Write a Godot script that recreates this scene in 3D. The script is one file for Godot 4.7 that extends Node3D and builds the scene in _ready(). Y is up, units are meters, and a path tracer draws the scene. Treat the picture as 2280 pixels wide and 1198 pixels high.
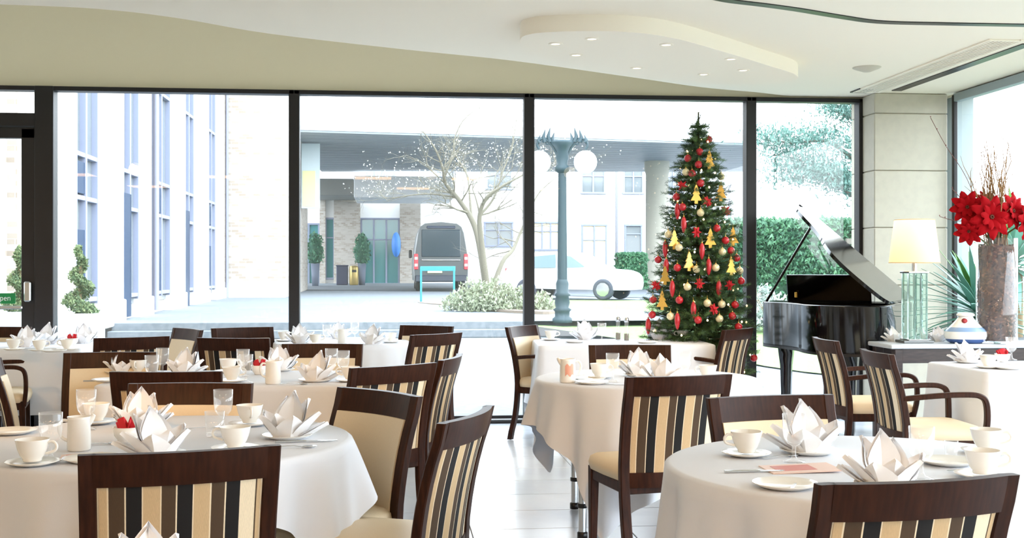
extends Node3D
# A bright hotel dining room beside a glazed wall, with a courtyard outside. x runs along the glazed wall, z towards the viewer, y is up; metres.

const FOCAL := 2600.0          # focal length in pixels of the 2280 x 1198 frame
const YAW := 0.103             # how far the camera is turned to the right of the glazed wall's normal
const EYE := Vector3(0, 1.32, 0)
const GLASS_Z := -10.0         # plane of the glazed wall
const SIDE_X := 4.85           # plane of the glazing on the right
const CEIL := 2.84
const TOP := 0.757             # table top with its cloth

var names := {}
var rng := RandomNumberGenerator.new()
var M := {}

# ---------- measuring: a point of the photograph at a given depth, as a place in the room
func at_pixel(px: float, py: float, d: float) -> Vector3:
	return EYE + Vector3(sin(YAW), 0, -cos(YAW)) * d + Vector3(cos(YAW), 0, sin(YAW)) * ((px - 1140.0) * d / FOCAL) + Vector3(0, (599.0 - py) * d / FOCAL, 0)

func flat_at(px: float, d: float, y := 0.0) -> Vector3:
	var p := at_pixel(px, 599.0, d)
	return Vector3(p.x, y, p.z)

func on_level(px: float, py: float, y: float) -> Vector3:
	return at_pixel(px, py, (EYE.y - y) * FOCAL / (py - 599.0))

func x_on_wall(px: float, z: float) -> float:
	var t := (px - 1140.0) / FOCAL
	return -z * (sin(YAW) + t * cos(YAW)) / (cos(YAW) - t * sin(YAW))

func z_on_side(px: float, x: float) -> float:
	var t := (px - 1140.0) / FOCAL
	return -x * (cos(YAW) - t * sin(YAW)) / (sin(YAW) + t * cos(YAW))

func heading(lat: float, deep: float) -> Vector3:
	return (Vector3(sin(YAW), 0, -cos(YAW)) * deep + Vector3(cos(YAW), 0, sin(YAW)) * lat).normalized()

# ---------- naming and adding
func numbered(called: String) -> String:
	if not names.has(called):
		names[called] = 0
		return called
	names[called] += 1
	return "%s_%03d" % [called, names[called]]

func tag(o: Node, label: String, category: String, group := "", kind := "") -> void:
	if label: o.set_meta("label", label)
	if category: o.set_meta("category", category)
	if group: o.set_meta("group", group)
	if kind: o.set_meta("kind", kind)

func thing(called: String, label: String, category: String, where := Vector3.ZERO, turn := 0.0, group := "") -> Node3D:
	var o := Node3D.new()
	o.name = numbered(called)
	add_child(o)
	o.position = where
	o.rotation.y = turn
	tag(o, label, category, group)
	return o

func struct(called: String, label: String) -> Node3D:
	var o := thing(called, label, "")
	o.set_meta("kind", "structure")
	return o

func part(parent: Node, called: String, s, m: Material, label := "") -> MeshInstance3D:
	var o := MeshInstance3D.new()
	o.name = called
	if s is SurfaceTool:
		s.generate_normals()
		o.mesh = s.commit()
	else:
		o.mesh = s
	o.material_override = m
	if label: o.set_meta("label", label)
	parent.add_child(o, true)
	return o

func solo(called: String, s, m: Material, label: String, category: String, where := Vector3.ZERO, turn := 0.0, group := "") -> MeshInstance3D:
	var o := part(self, numbered(called), s, m)
	o.position = where
	o.rotation.y = turn
	tag(o, label, category, group)
	return o

func again(o: Node3D, label: String, where: Vector3, turn := 0.0) -> Node3D:
	var c: Node3D = o.duplicate()
	var base: String = o.get_meta("base_name") if o.has_meta("base_name") else String(o.name)
	c.name = numbered(base)
	add_child(c)
	c.position = where
	c.rotation.y = turn
	c.set_meta("label", label)
	return c

# ---------- shapes
func mb() -> SurfaceTool:
	var s := SurfaceTool.new()
	s.begin(Mesh.PRIMITIVE_TRIANGLES)
	s.set_smooth_group(-1)
	return s

func tri(s: SurfaceTool, a: Vector3, b: Vector3, c: Vector3) -> void:
	s.add_vertex(a); s.add_vertex(b); s.add_vertex(c)

func quad(s: SurfaceTool, a: Vector3, b: Vector3, c: Vector3, d: Vector3) -> void:
	tri(s, a, b, c); tri(s, a, c, d)

func moved(p: Vector3, turn := 0.0) -> Transform3D:
	return Transform3D(Basis(Vector3.UP, turn), p)

func box(s: SurfaceTool, c: Vector3, size: Vector3, bevel := 0.0, x := Transform3D()) -> void:
	var h := size / 2.0
	var b := minf(bevel, minf(h.x, minf(h.y, h.z)) * 0.9)
	s.set_smooth_group(-1)
	if b <= 0.0:
		var v := []
		for i in 8:
			v.append(x * (c + Vector3(h.x if i & 1 else -h.x, h.y if i & 2 else -h.y, h.z if i & 4 else -h.z)))
		for f in [[0, 2, 3, 1], [4, 5, 7, 6], [0, 1, 5, 4], [2, 6, 7, 3], [0, 4, 6, 2], [1, 3, 7, 5]]:
			quad(s, v[f[3]], v[f[2]], v[f[1]], v[f[0]])
		return
	# each corner has three points, one on each face
	var g := func(i: int, axis: int) -> Vector3:
		var sg := Vector3(1 if i & 1 else -1, 1 if i & 2 else -1, 1 if i & 4 else -1)
		var q := Vector3(h.x - b, h.y - b, h.z - b)
		q[axis] = h[axis]
		return x * (c + q * sg)
	var faces := [[0, [0, 4, 6, 2]], [0, [1, 3, 7, 5]], [1, [0, 1, 5, 4]], [1, [2, 6, 7, 3]], [2, [0, 2, 3, 1]], [2, [4, 5, 7, 6]]]
	for f in faces:
		var k: Array = f[1]
		quad(s, g.call(k[3], f[0]), g.call(k[2], f[0]), g.call(k[1], f[0]), g.call(k[0], f[0]))
	for e in [[0, 1, 1, 2], [2, 3, 1, 2], [4, 5, 1, 2], [6, 7, 1, 2], [0, 2, 0, 2], [1, 3, 0, 2], [4, 6, 0, 2], [5, 7, 0, 2], [0, 4, 0, 1], [1, 5, 0, 1], [2, 6, 0, 1], [3, 7, 0, 1]]:
		var p1: Vector3 = g.call(e[0], e[2])
		var p2: Vector3 = g.call(e[1], e[2])
		var p3: Vector3 = g.call(e[1], e[3])
		var p4: Vector3 = g.call(e[0], e[3])
		out_quad(s, x * c, p1, p2, p3, p4)
	for i in 8:
		out_tri(s, x * c, g.call(i, 0), g.call(i, 1), g.call(i, 2))

func out_tri(s: SurfaceTool, from: Vector3, a: Vector3, b: Vector3, c: Vector3) -> void:
	if (b - a).cross(c - a).dot((a + b + c) / 3.0 - from) > 0.0:
		tri(s, a, c, b)
	else:
		tri(s, a, b, c)

func out_quad(s: SurfaceTool, from: Vector3, a: Vector3, b: Vector3, c: Vector3, d: Vector3) -> void:
	out_tri(s, from, a, b, c)
	out_tri(s, from, a, c, d)

func lathe(s: SurfaceTool, profile: Array, seg := 24, x := Transform3D(), squash := Vector2.ONE) -> void:
	# profile of Vector2(radius, height), from the bottom up along the outside
	for k in profile.size() - 1:
		var p: Vector2 = profile[k]
		var q: Vector2 = profile[k + 1]
		s.set_smooth_group(0)
		for i in seg:
			var a := TAU * i / seg
			var b := TAU * ((i + 1) % seg) / seg
			var v := [Vector3(cos(a) * p.x * squash.x, p.y, sin(a) * p.x * squash.y), Vector3(cos(b) * p.x * squash.x, p.y, sin(b) * p.x * squash.y), Vector3(cos(b) * q.x * squash.x, q.y, sin(b) * q.x * squash.y), Vector3(cos(a) * q.x * squash.x, q.y, sin(a) * q.x * squash.y)]
			if p.x > 1e-6: tri(s, x * v[0], x * v[1], x * v[2])
			if q.x > 1e-6: tri(s, x * v[0], x * v[2], x * v[3])

func frame_of(t: Vector3, hint: Vector3) -> Array:
	var r := hint - t * hint.dot(t)
	if r.length() < 1e-4:
		r = t.cross(Vector3(0.3, 0.7, 0.64))
	r = r.normalized()
	return [r, t.cross(r).normalized()]

func tube(s: SurfaceTool, pts: Array, radii, seg := 8, caps := true) -> void:
	var rings := []
	var hint := Vector3(0.31, 0.17, 0.93)
	for i in pts.size():
		var t: Vector3 = (pts[mini(i + 1, pts.size() - 1)] - pts[maxi(i - 1, 0)]).normalized()
		var fr := frame_of(t, hint)
		hint = fr[0]
		var r: float = radii[i] if radii is Array else radii
		var ring := []
		for k in seg:
			var a := TAU * k / seg
			ring.append(pts[i] + fr[0] * cos(a) * r + fr[1] * sin(a) * r)
		rings.append(ring)
	s.set_smooth_group(0)
	for i in rings.size() - 1:
		for k in seg:
			var j := (k + 1) % seg
			quad(s, rings[i][k], rings[i + 1][k], rings[i + 1][j], rings[i][j])
	if caps:
		s.set_smooth_group(-1)
		for k in range(1, seg - 1):
			tri(s, rings[0][0], rings[0][k], rings[0][k + 1])
			tri(s, rings[-1][0], rings[-1][k + 1], rings[-1][k])

func beam(s: SurfaceTool, pts: Array, side: Vector3, w, t, chamfer := 0.004) -> void:
	# a bar of rectangular section (w along side, t across) swept along pts, its long edges chamfered
	var rings := []
	for i in pts.size():
		var tg: Vector3 = (pts[mini(i + 1, pts.size() - 1)] - pts[maxi(i - 1, 0)]).normalized()
		var fr := frame_of(tg, side)
		var a: float = (w[i] if w is Array else w) / 2.0
		var b: float = (t[i] if t is Array else t) / 2.0
		var c := chamfer
		var ring := []
		for q in [[a - c, b], [a, b - c], [a, c - b], [a - c, -b], [c - a, -b], [-a, c - b], [-a, b - c], [c - a, b]]:
			ring.append(pts[i] + fr[0] * q[0] + fr[1] * q[1])
		rings.append(ring)
	for k in 8:
		s.set_smooth_group(k + 1)
		var j := (k + 1) % 8
		for i in rings.size() - 1:
			quad(s, rings[i][k], rings[i][j], rings[i + 1][j], rings[i + 1][k])
	s.set_smooth_group(-1)
	for k in range(1, 7):
		tri(s, rings[0][0], rings[0][k + 1], rings[0][k])
		tri(s, rings[-1][0], rings[-1][k], rings[-1][k + 1])

func prism(s: SurfaceTool, poly: Array, lo: float, hi: float, x := Transform3D(), smooth := false) -> void:
	# a plan outline (Vector2 x, z) raised from lo to hi
	var pv := PackedVector2Array(poly)
	if Geometry2D.is_polygon_clockwise(pv):
		pv.reverse()
	var n := pv.size()
	s.set_smooth_group(0 if smooth else -1)
	for i in n:
		var a := pv[i]
		var b := pv[(i + 1) % n]
		quad(s, x * Vector3(a.x, lo, a.y), x * Vector3(b.x, lo, b.y), x * Vector3(b.x, hi, b.y), x * Vector3(a.x, hi, a.y))
	s.set_smooth_group(-1)
	var ix := Geometry2D.triangulate_polygon(pv)
	for i in range(0, ix.size(), 3):
		var a := pv[ix[i]]
		var b := pv[ix[i + 1]]
		var c := pv[ix[i + 2]]
		if (b - a).cross(c - a) < 0.0:
			var o := b
			b = c
			c = o
		tri(s, x * Vector3(a.x, hi, a.y), x * Vector3(b.x, hi, b.y), x * Vector3(c.x, hi, c.y))
		tri(s, x * Vector3(a.x, lo, a.y), x * Vector3(c.x, lo, c.y), x * Vector3(b.x, lo, b.y))

func sheet(s: SurfaceTool, rows: Array, closed := false, group := 0) -> void:
	s.set_smooth_group(group)
	for i in rows.size() - 1:
		var n: int = rows[i].size()
		for k in (n if closed else n - 1):
			var j := (k + 1) % n
			quad(s, rows[i][k], rows[i][j], rows[i + 1][j], rows[i + 1][k])

func curve_of(pts: Array, per := 6, closed := false) -> Array:
	var out := []
	var n := pts.size()
	for i in (n if closed else n - 1):
		var p0 = pts[(i - 1 + n) % n] if closed else pts[maxi(i - 1, 0)]
		var p1 = pts[i]
		var p2 = pts[(i + 1) % n]
		var p3 = pts[(i + 2) % n] if closed else pts[mini(i + 2, n - 1)]
		for k in per:
			out.append(p1.cubic_interpolate(p2, p0, p3, float(k) / per))
	if not closed:
		out.append(pts[-1])
	return out

func scatter(parent: Node, called: String, leaf: Mesh, m: Material, places: Array, tints := []) -> MultiMeshInstance3D:
	var mm := MultiMesh.new()
	mm.transform_format = MultiMesh.TRANSFORM_3D
	mm.use_colors = tints.size() > 0
	mm.mesh = leaf
	mm.instance_count = places.size()
	for i in places.size():
		mm.set_instance_transform(i, places[i])
		if tints.size() > 0:
			mm.set_instance_color(i, tints[i])
	var o := MultiMeshInstance3D.new()
	o.name = called
	o.multimesh = mm
	o.material_override = m
	o.set_meta("kind", "stuff")
	parent.add_child(o, true)
	return o

# ---------- materials
func noise_tex(freq: float, c0: Color, c1: Color, octaves := 4, size := 256, kind := FastNoiseLite.TYPE_SIMPLEX_SMOOTH, seed_ := 1) -> NoiseTexture2D:
	var n := FastNoiseLite.new()
	n.noise_type = kind
	n.frequency = freq
	n.fractal_octaves = octaves
	n.seed = seed_
	var t := NoiseTexture2D.new()
	t.width = size
	t.height = size
	t.seamless = true
	t.noise = n
	var g := Gradient.new()
	g.set_color(0, c0)
	g.set_color(1, c1)
	t.color_ramp = g
	return t

func mat(c: Color, rough := 0.6, metal := 0.0) -> StandardMaterial3D:
	var m := StandardMaterial3D.new()
	m.albedo_color = c
	m.roughness = rough
	m.metallic = metal
	return m

func textured(c: Color, tex: Texture2D, scale: Vector3, rough := 0.6) -> StandardMaterial3D:
	var m := mat(c, rough)
	m.albedo_texture = tex
	m.uv1_triplanar = true
	m.uv1_scale = scale
	return m

func pane_mat(alpha := 0.04) -> StandardMaterial3D:
	var m := mat(Color(0.9, 1.0, 0.98, alpha), 0.0)
	m.transparency = BaseMaterial3D.TRANSPARENCY_ALPHA
	return m

func glow(c: Color, energy: float) -> StandardMaterial3D:
	var m := mat(Color.WHITE, 0.5)
	m.emission_enabled = true
	m.emission = c
	m.emission_energy_multiplier = energy
	return m

func rgb8(r: int, g: int, b: int) -> Color:
	return Color8(r, g, b)

func stripe_texture() -> ImageTexture:
	# the woven stripes on the chair backs, left to right
	var tan_ := rgb8(200, 172, 132)
	var brown := rgb8(74, 56, 38)
	var cream := rgb8(232, 216, 186)
	var black := rgb8(12, 9, 10)
	var run := [[tan_, 40], [cream, 8], [brown, 78], [cream, 8], [black, 78], [cream, 6], [tan_, 86], [cream, 7], [brown, 72], [cream, 8], [black, 78], [cream, 5], [tan_, 84], [cream, 7], [brown, 70], [cream, 8], [black, 74], [cream, 84], [brown, 8], [tan_, 22]]
	var total := 0.0
	for r in run: total += r[1]
	var im := Image.create(512, 64, false, Image.FORMAT_RGB8)
	for x in 512:
		var at := x / 512.0 * total
		var c: Color = run[-1][0]
		for r in run:
			if at < r[1]:
				c = r[0]
				break
			at -= r[1]
		for y in 64:
			var k := 1.0 + 0.06 * (((x + y) % 3) - 1) + rng.randf_range(-0.03, 0.03)
			im.set_pixel(x, y, Color(c.r * k, c.g * k, c.b * k).clamp())
	return ImageTexture.create_from_image(im)

func brick_texture(c0: Color, c1: Color, joint: Color) -> ImageTexture:
	var im := Image.create(512, 512, false, Image.FORMAT_RGB8)
	im.fill(joint)
	for row in 16:
		var off := (row % 2) * 32
		for col in 8:
			var k := rng.randf()
			var c := c0.lerp(c1, k * k)
			for y in range(row * 32 + 2, row * 32 + 30):
				for x in range(col * 64 + 2 + off, col * 64 + 62 + off):
					var j := 1.0 + rng.randf_range(-0.04, 0.04)
					im.set_pixel(x % 512, y, Color(c.r * j, c.g * j, c.b * j).clamp())
	return ImageTexture.create_from_image(im)

func make_materials() -> void:
	var grain := noise_tex(0.02, Color(0.62, 0.6, 0.58), Color(1.1, 1.08, 1.05), 5)
	M.wood = textured(rgb8(60, 32, 19), grain, Vector3(9, 1.4, 9), 0.42)
	M.wood.metallic_specular = 0.3
	M.wood_dark = textured(rgb8(58, 44, 42), grain, Vector3(1.4, 9, 9), 0.35)
	M.frame = mat(rgb8(15, 12, 14), 0.5)
	M.leather = textured(rgb8(232, 213, 180), noise_tex(0.2, Color(0.93, 0.93, 0.93), Color(1, 1, 1), 3), Vector3(5, 5, 5), 0.5)
	M.stripes = mat(Color.WHITE, 0.85)
	M.stripes.albedo_texture = stripe_texture()
	M.cloth = mat(rgb8(226, 229, 236), 0.85)
	M.cloth.heightmap_enabled = true
	M.cloth.heightmap_texture = noise_tex(0.35, Color.BLACK, Color.WHITE, 2)
	M.cloth.heightmap_scale = 0.02
	M.cloth.uv1_triplanar = true
	M.cloth.uv1_scale = Vector3(4, 4, 4)
	M.napkin = mat(rgb8(252, 252, 254), 0.8)
	M.napkin.backlight_enabled = true
	M.napkin.backlight = Color(0.25, 0.25, 0.25)
	M.china = mat(rgb8(246, 244, 238), 0.16)
	M.glass = mat(Color(1, 1, 1, 0.1), 0.0)
	M.glass.transparency = BaseMaterial3D.TRANSPARENCY_ALPHA
	M.pane = pane_mat()
	M.steel = mat(rgb8(205, 208, 210), 0.22, 1.0)
	M.chrome = mat(rgb8(225, 228, 230), 0.1, 1.0)
	M.black = mat(rgb8(14, 14, 16), 0.35)
	M.gloss_black = mat(rgb8(8, 8, 11), 0.1)
	M.ceiling = mat(rgb8(250, 242, 226), 0.9)
	M.fascia = mat(rgb8(240, 232, 204), 0.9)
	M.plaster = mat(rgb8(236, 230, 214), 0.9)
	M.stone = textured(rgb8(192, 188, 175), noise_tex(0.02, Color(0.97, 0.97, 0.965), Color(1.02, 1.015, 1.0), 5), Vector3(2, 2, 2), 0.75)
	M.side_frame = mat(rgb8(150, 164, 168), 0.5)
	M.red = mat(rgb8(196, 22, 38), 0.25)
	M.red.clearcoat_enabled = true
	M.red.clearcoat = 0.6
	M.red_matt = mat(rgb8(200, 28, 40), 0.7)
	M.gold = mat(rgb8(226, 186, 96), 0.32, 0.75)
	M.pearl = mat(rgb8(240, 226, 180), 0.3, 0.25)
	M.needle = mat(Color.WHITE, 0.7)
	M.needle.vertex_color_use_as_albedo = true
	M.leaf = mat(Color.WHITE, 0.6)
	M.leaf.vertex_color_use_as_albedo = true
	M.leaf.backlight_enabled = true
	M.leaf.backlight = Color(0.35, 0.35, 0.35)

func _ready() -> void:
	rng.seed = 20
	build_view()
	make_materials()
	build_lamps()
	build_room()
	build_outside()
	place_tables()
	place_chairs()
	build_tree()
	build_piano()
	set_tables()
	build_console()

func build_view() -> void:
	var cam := Camera3D.new()
	cam.name = "camera"
	cam.position = EYE
	cam.rotation.y = -YAW
	cam.fov = rad_to_deg(2.0 * atan(599.0 / FOCAL))
	cam.near = 0.05
	cam.far = 400.0
	add_child(cam)
	cam.current = true
	var e := Environment.new()
	e.background_mode = Environment.BG_SKY
	var sk := ProceduralSkyMaterial.new()
	sk.sky_top_color = Color(0.9, 0.955, 1.0)
	sk.sky_horizon_color = Color(0.96, 0.985, 1.0)
	sk.ground_horizon_color = Color(0.9, 0.93, 0.95)
	sk.ground_bottom_color = Color(0.7, 0.72, 0.74)
	sk.sky_energy_multiplier = 2.6
	sk.ground_energy_multiplier = 0.9
	sk.sun_angle_max = 0.0
	e.sky = Sky.new()
	e.sky.sky_material = sk
	e.tonemap_mode = Environment.TONE_MAPPER_LINEAR
	e.tonemap_exposure = 1.05
	e.sdfgi_enabled = true
	e.ssao_enabled = true
	e.ssil_enabled = true
	var w := WorldEnvironment.new()
	w.name = "surroundings"
	w.environment = e
	add_child(w)

func build_lamps() -> void:
	# warm ceiling panels, out of view, placed to light cloth sides and ceiling
	var k := 0
	for p in [Vector3(-5.0, 0, -0.9), Vector3(-2.7, 0, -0.7), Vector3(-0.3, 0, -0.7), Vector3(1.3, 0, -0.7), Vector3(-4.4, 0, 1.7), Vector3(-2.0, 0, 1.7), Vector3(0.4, 0, 1.7), Vector3(2.8, 0, 1.7)]:
		k += 1
		var t := thing("unseen_ceiling_panel", "unseen warm ceiling panel, %s in the %s row behind us" % [["first from the left", "second from the left", "third from the left", "fourth from the left", "fifth from the left"][(k - 1) % 4], "front" if k < 5 else "rear"], "lamp", Vector3(p.x, CEIL, p.z), 0.0, "unseen ceiling panels")
		var f := mb()
		for s in [[-0.32, 0, 0.04, 0.68], [0.32, 0, 0.04, 0.68], [0, -0.32, 0.6, 0.04], [0, 0.32, 0.6, 0.04]]:
			box(f, Vector3(s[0], -0.01, s[1]), Vector3(s[2], 0.02, s[3]), 0.004)
		part(t, "frame", f, M.ceiling)
		var d := mb()
		box(d, Vector3(0, -0.006, 0), Vector3(0.6, 0.01, 0.6))
		part(t, "diffuser", d, glow(Color(1.0, 0.86, 0.66), 2.0))
		var l := AreaLight3D.new()
		l.name = "unseen_panel_light"
		l.area_size = Vector2(0.6, 0.6)
		l.light_color = Color(1.0, 0.76, 0.5)
		l.light_energy = UNSEEN_PANEL
		l.shadow_enabled = true
		l.rotation.x = -PI / 2
		l.position.y = -0.03
		l.area_range = 20.0
		t.add_child(l)

	# ceiling spotlights, out of view, placed to light the middle and far tables
	k = 0
	for p in [[Vector3(0.6, CEIL, -2.4), Vector3(1.2, 0.5, -6.0)], [Vector3(-1.6, CEIL, -2.6), Vector3(-1.0, 0.5, -6.0)], [Vector3(2.6, CEIL, -3.0), Vector3(3.5, 0.6, -7.5)], [Vector3(-3.6, CEIL, -3.0), Vector3(-3.4, 0.5, -8.0)]]:
		var t := thing("unseen_ceiling_spotlight", "unseen ceiling spotlight placed to light the " + ["middle round table", "second left table", "right corner table", "far left table"][k], "spotlight", p[0], 0.0, "unseen ceiling spotlights")
		k += 1
		var aim: Vector3 = (p[1] - p[0]).normalized()
		var x := Transform3D(Basis(Quaternion(Vector3.UP, -aim)), Vector3(0, -0.09, 0))
		var f := mb()
		lathe(f, [Vector2(0.092, -0.03), Vector2(0.1, -0.03), Vector2(0.1, 0.05), Vector2(0.05, 0.08), Vector2(0, 0.08)], 20, x)
		tube(f, [Vector3(0, 0, 0), Vector3(0, -0.06, 0)], 0.012, 8)
		part(t, "housing", f, M.steel)
		f = mb()
		lathe(f, [Vector2(0, -0.02), Vector2(0.092, -0.02)], 20, x)
		part(t, "lens", f, glow(Color(1.0, 0.86, 0.66), 4.0))
		var l := SpotLight3D.new()
		l.name = "unseen_spot_beam"
		l.basis = Basis.looking_at(aim)
		l.position = x * Vector3(0, -0.04, 0)
		l.spot_angle = 27.0
		l.spot_angle_attenuation = 1.0
		l.spot_range = 16.0
		l.spot_attenuation = 2.0
		l.light_size = 0.09
		l.light_energy = UNSEEN_SPOT
		l.light_color = Color(1.0, 0.78, 0.53)
		l.shadow_enabled = true
		t.add_child(l)

const UNSEEN_SPOT := 4.2
const UNSEEN_PANEL := 1.35

func build_room() -> void:
	# floor: a screed with large pale polished tiles on it
	var fl := struct("floor", "pale polished tile floor of the dining room")
	var s := mb()
	box(s, Vector3(-1.1, -0.1, -3.1), Vector3(12.2, 0.18, 14.0))
	part(fl, "screed", s, mat(rgb8(150, 155, 160), 0.8))
	var tiles := []
	for k in 4:
		var v := 1.0 + 0.012 * (k - 1.5)
		var m := textured(Color(0.775 * v, 0.79 * v, 0.81 * v), noise_tex(0.008, Color(0.96, 0.96, 0.97), Color(1.02, 1.02, 1.02), 4, 256, FastNoiseLite.TYPE_SIMPLEX_SMOOTH, k), Vector3(1, 1, 1), 0.22)
		tiles.append(m)
	var tm := mb()
	box(tm, Vector3(0, -0.006, 0), Vector3(0.796, 0.012, 0.446), 0.002)
	tm.generate_normals()
	var tile_mesh := tm.commit()
	for i in 11:
		for j in 19:
			var x := -4.0 + i * 0.8
			var z := -9.72 + j * 0.45
			if x > 4.5: continue
			var o := part(fl, "tile", tile_mesh, tiles[rng.randi() % 4])
			o.position = Vector3(x, 0.0, z)
	# ceiling: a lower slab whose edge swings away from the glass in an S, a higher soffit beyond it
	var c := struct("ceiling", "off-white ceiling whose edge sweeps in an S away from the window wall")
	var edge := []
	for p in [[-700, -6], [-300, 2], [0, 10], [220, 20], [400, 41], [600, 75], [900, 110], [1140, 135], [1400, 171], [1560, 194], [1680, 205]]:
		var d: float = (CEIL - EYE.y) * FOCAL / (599.0 - p[1])
		var q := flat_at(p[0], d)
		edge.append(Vector2(q.x, maxf(q.z, GLASS_Z + 0.03)))
	edge = curve_of(edge, 5)
	var poly := [Vector2(-7.2, edge[0].y + 0.1)]
	poly.append_array(edge)
	poly.append_array([Vector2(x_on_wall(1760, GLASS_Z), GLASS_Z + 0.03), Vector2(SIDE_X + 0.3, GLASS_Z + 0.03), Vector2(SIDE_X + 0.3, 3.9), Vector2(-7.2, 3.9)])
	s = mb()
	prism(s, poly, CEIL, 3.85, Transform3D(), false)
	part(c, "lower_ceiling", s, M.ceiling)
	s = mb()
	box(s, Vector3(-1.1, 3.95, -3.1), Vector3(12.8, 0.2, 14.4))
	part(c, "upper_ceiling", s, M.ceiling)
	# fascia over the glazed wall
	var w := struct("wall_window_side", "beige fascia above the glazed wall")
	s = mb()
	box(s, Vector3(-1.1, 3.34, GLASS_Z - 0.12), Vector3(12.6, 1.03, 0.24))
	part(w, "fascia", s, M.fascia)
	# other walls
	w = struct("wall_left", "plain plaster wall on the far left of the dining room")
	s = mb()
	box(s, Vector3(-7.3, 1.85, -3.1), Vector3(0.2, 4.0, 14.2))
	part(w, "plaster", s, M.plaster)
	w = struct("wall_back", "plain plaster wall behind the near tables")
	s = mb()
	box(s, Vector3(-1.1, 1.85, 4.0), Vector3(12.6, 4.0, 0.2))
	part(w, "plaster", s, M.plaster)
	build_glazing()
	build_pillar()
	build_ceiling_fittings()

func build_glazing() -> void:
	var head := 2.825
	var edges := [x_on_wall(100, GLASS_Z), x_on_wall(656, GLASS_Z), x_on_wall(1177, GLASS_Z), x_on_wall(1669, GLASS_Z), x_on_wall(1905, GLASS_Z) + 0.04]
	for n in 4:
		var a: float = edges[n]
		var b: float = edges[n + 1]
		var w := struct("window_%d" % (n + 1), "floor-to-ceiling fixed pane in slim dark metal frame")
		var s := mb()
		box(s, Vector3((a + b) / 2, head - 0.018, GLASS_Z), Vector3(b - a, 0.036, 0.12), 0.004)
		part(w, "head_rail", s, M.frame)
		s = mb()
		box(s, Vector3((a + b) / 2, 0.012, GLASS_Z), Vector3(b - a - 0.05, 0.024, 0.14), 0.004)
		box(s, Vector3((a + b) / 2, 0.05, GLASS_Z), Vector3(b - a - 0.05, 0.028, 0.06), 0.004)
		part(w, "sill_rail", s, M.frame)
		s = mb()
		box(s, Vector3(b, head / 2, GLASS_Z), Vector3(0.09 if n < 3 else 0.06, head, 0.12), 0.005)
		part(w, "mullion", s, M.frame)
		s = mb()
		quad(s, Vector3(a, 0.03, GLASS_Z), Vector3(b, 0.03, GLASS_Z), Vector3(b, head - 0.02, GLASS_Z), Vector3(a, head - 0.02, GLASS_Z))
		part(w, "pane", s, M.pane)
	# the glass door on the left with a light over it
	var a: float = edges[0]
	var x0 := a - 1.25
	var d := struct("door_1", "glass door in a dark metal frame with a glazed light above")
	var s := mb()
	box(s, Vector3(a + 0.01, head / 2, GLASS_Z), Vector3(0.15, head, 0.14), 0.005)
	box(s, Vector3(x0, head / 2, GLASS_Z), Vector3(0.15, head, 0.14), 0.005)
	box(s, Vector3((a + x0) / 2, head - 0.018, GLASS_Z), Vector3(a - x0, 0.036, 0.12), 0.004)
	part(d, "jamb", s, M.frame)
	s = mb()
	box(s, Vector3((a + x0) / 2, 2.545, GLASS_Z), Vector3(a - x0, 0.11, 0.13), 0.005)
	part(d, "transom", s, M.frame)
	s = mb()
	for st in [[a - 0.12, 1.24, 0.11, 2.47], [x0 + 0.12, 1.24, 0.11, 2.47], [(a + x0) / 2, 2.44, a - x0 - 0.14, 0.09], [(a + x0) / 2, 0.06, a - x0 - 0.14, 0.12]]:
		box(s, Vector3(st[0], st[1], GLASS_Z + 0.01), Vector3(st[2], st[3], 0.07), 0.004)
	part(d, "leaf_frame", s, M.frame)
	s = mb()
	quad(s, Vector3(x0, 0.05, GLASS_Z), Vector3(a - 0.1, 0.05, GLASS_Z), Vector3(a - 0.1, 2.45, GLASS_Z), Vector3(x0, 2.45, GLASS_Z))
	quad(s, Vector3(x0, 2.58, GLASS_Z), Vector3(a - 0.05, 2.58, GLASS_Z), Vector3(a - 0.05, 2.8, GLASS_Z), Vector3(x0, 2.8, GLASS_Z))
	part(d, "pane", s, M.pane)
	s = mb()
	box(s, Vector3((a + x0) / 2 - 0.05, 1.005, GLASS_Z + 0.09), Vector3(a - x0 - 0.2, 0.03, 0.03), 0.008)
	part(d, "push_bar", s, M.steel)
	s = mb()
	box(s, Vector3(x_on_wall(70, GLASS_Z), 1.135, GLASS_Z + 0.08), Vector3(0.055, 0.165, 0.08), 0.01)
	part(d, "bar_housing", s, M.steel)
	# the green sign on the glass
	var sg := thing("door_sign", "green sign with white lettering stuck on the glass door above its push bar", "sign", Vector3(x_on_wall(36, GLASS_Z), 1.078, GLASS_Z + 0.02))
	s = mb()
	box(s, Vector3(-0.24, 0, 0), Vector3(0.48, 0.085, 0.006), 0.001)
	part(sg, "sign_plate", s, mat(rgb8(10, 132, 70), 0.4))
	var tx := TextMesh.new()
	tx.text = "Push bar to open"
	tx.font = SystemFont.new()
	tx.font.font_names = PackedStringArray(["Droid Sans"])
	tx.font_size = 32
	tx.pixel_size = 0.0016
	tx.depth = 0.002
	tx.horizontal_alignment = HORIZONTAL_ALIGNMENT_RIGHT
	var o := part(sg, "lettering", tx, mat(rgb8(250, 255, 250), 0.6))
	o.position = Vector3(-0.035, 0.0, 0.005)
	# a further fixed pane beyond the door
	var w := struct("window_5", "fixed pane left of the glass door, in slim dark frame")
	s = mb()
	box(s, Vector3((x0 - 7.2) / 2, head - 0.018, GLASS_Z), Vector3(x0 + 7.2, 0.036, 0.12))
	box(s, Vector3((x0 - 7.2) / 2, 0.03, GLASS_Z), Vector3(x0 + 7.2, 0.06, 0.12))
	part(w, "rail", s, M.frame)
	s = mb()
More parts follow.
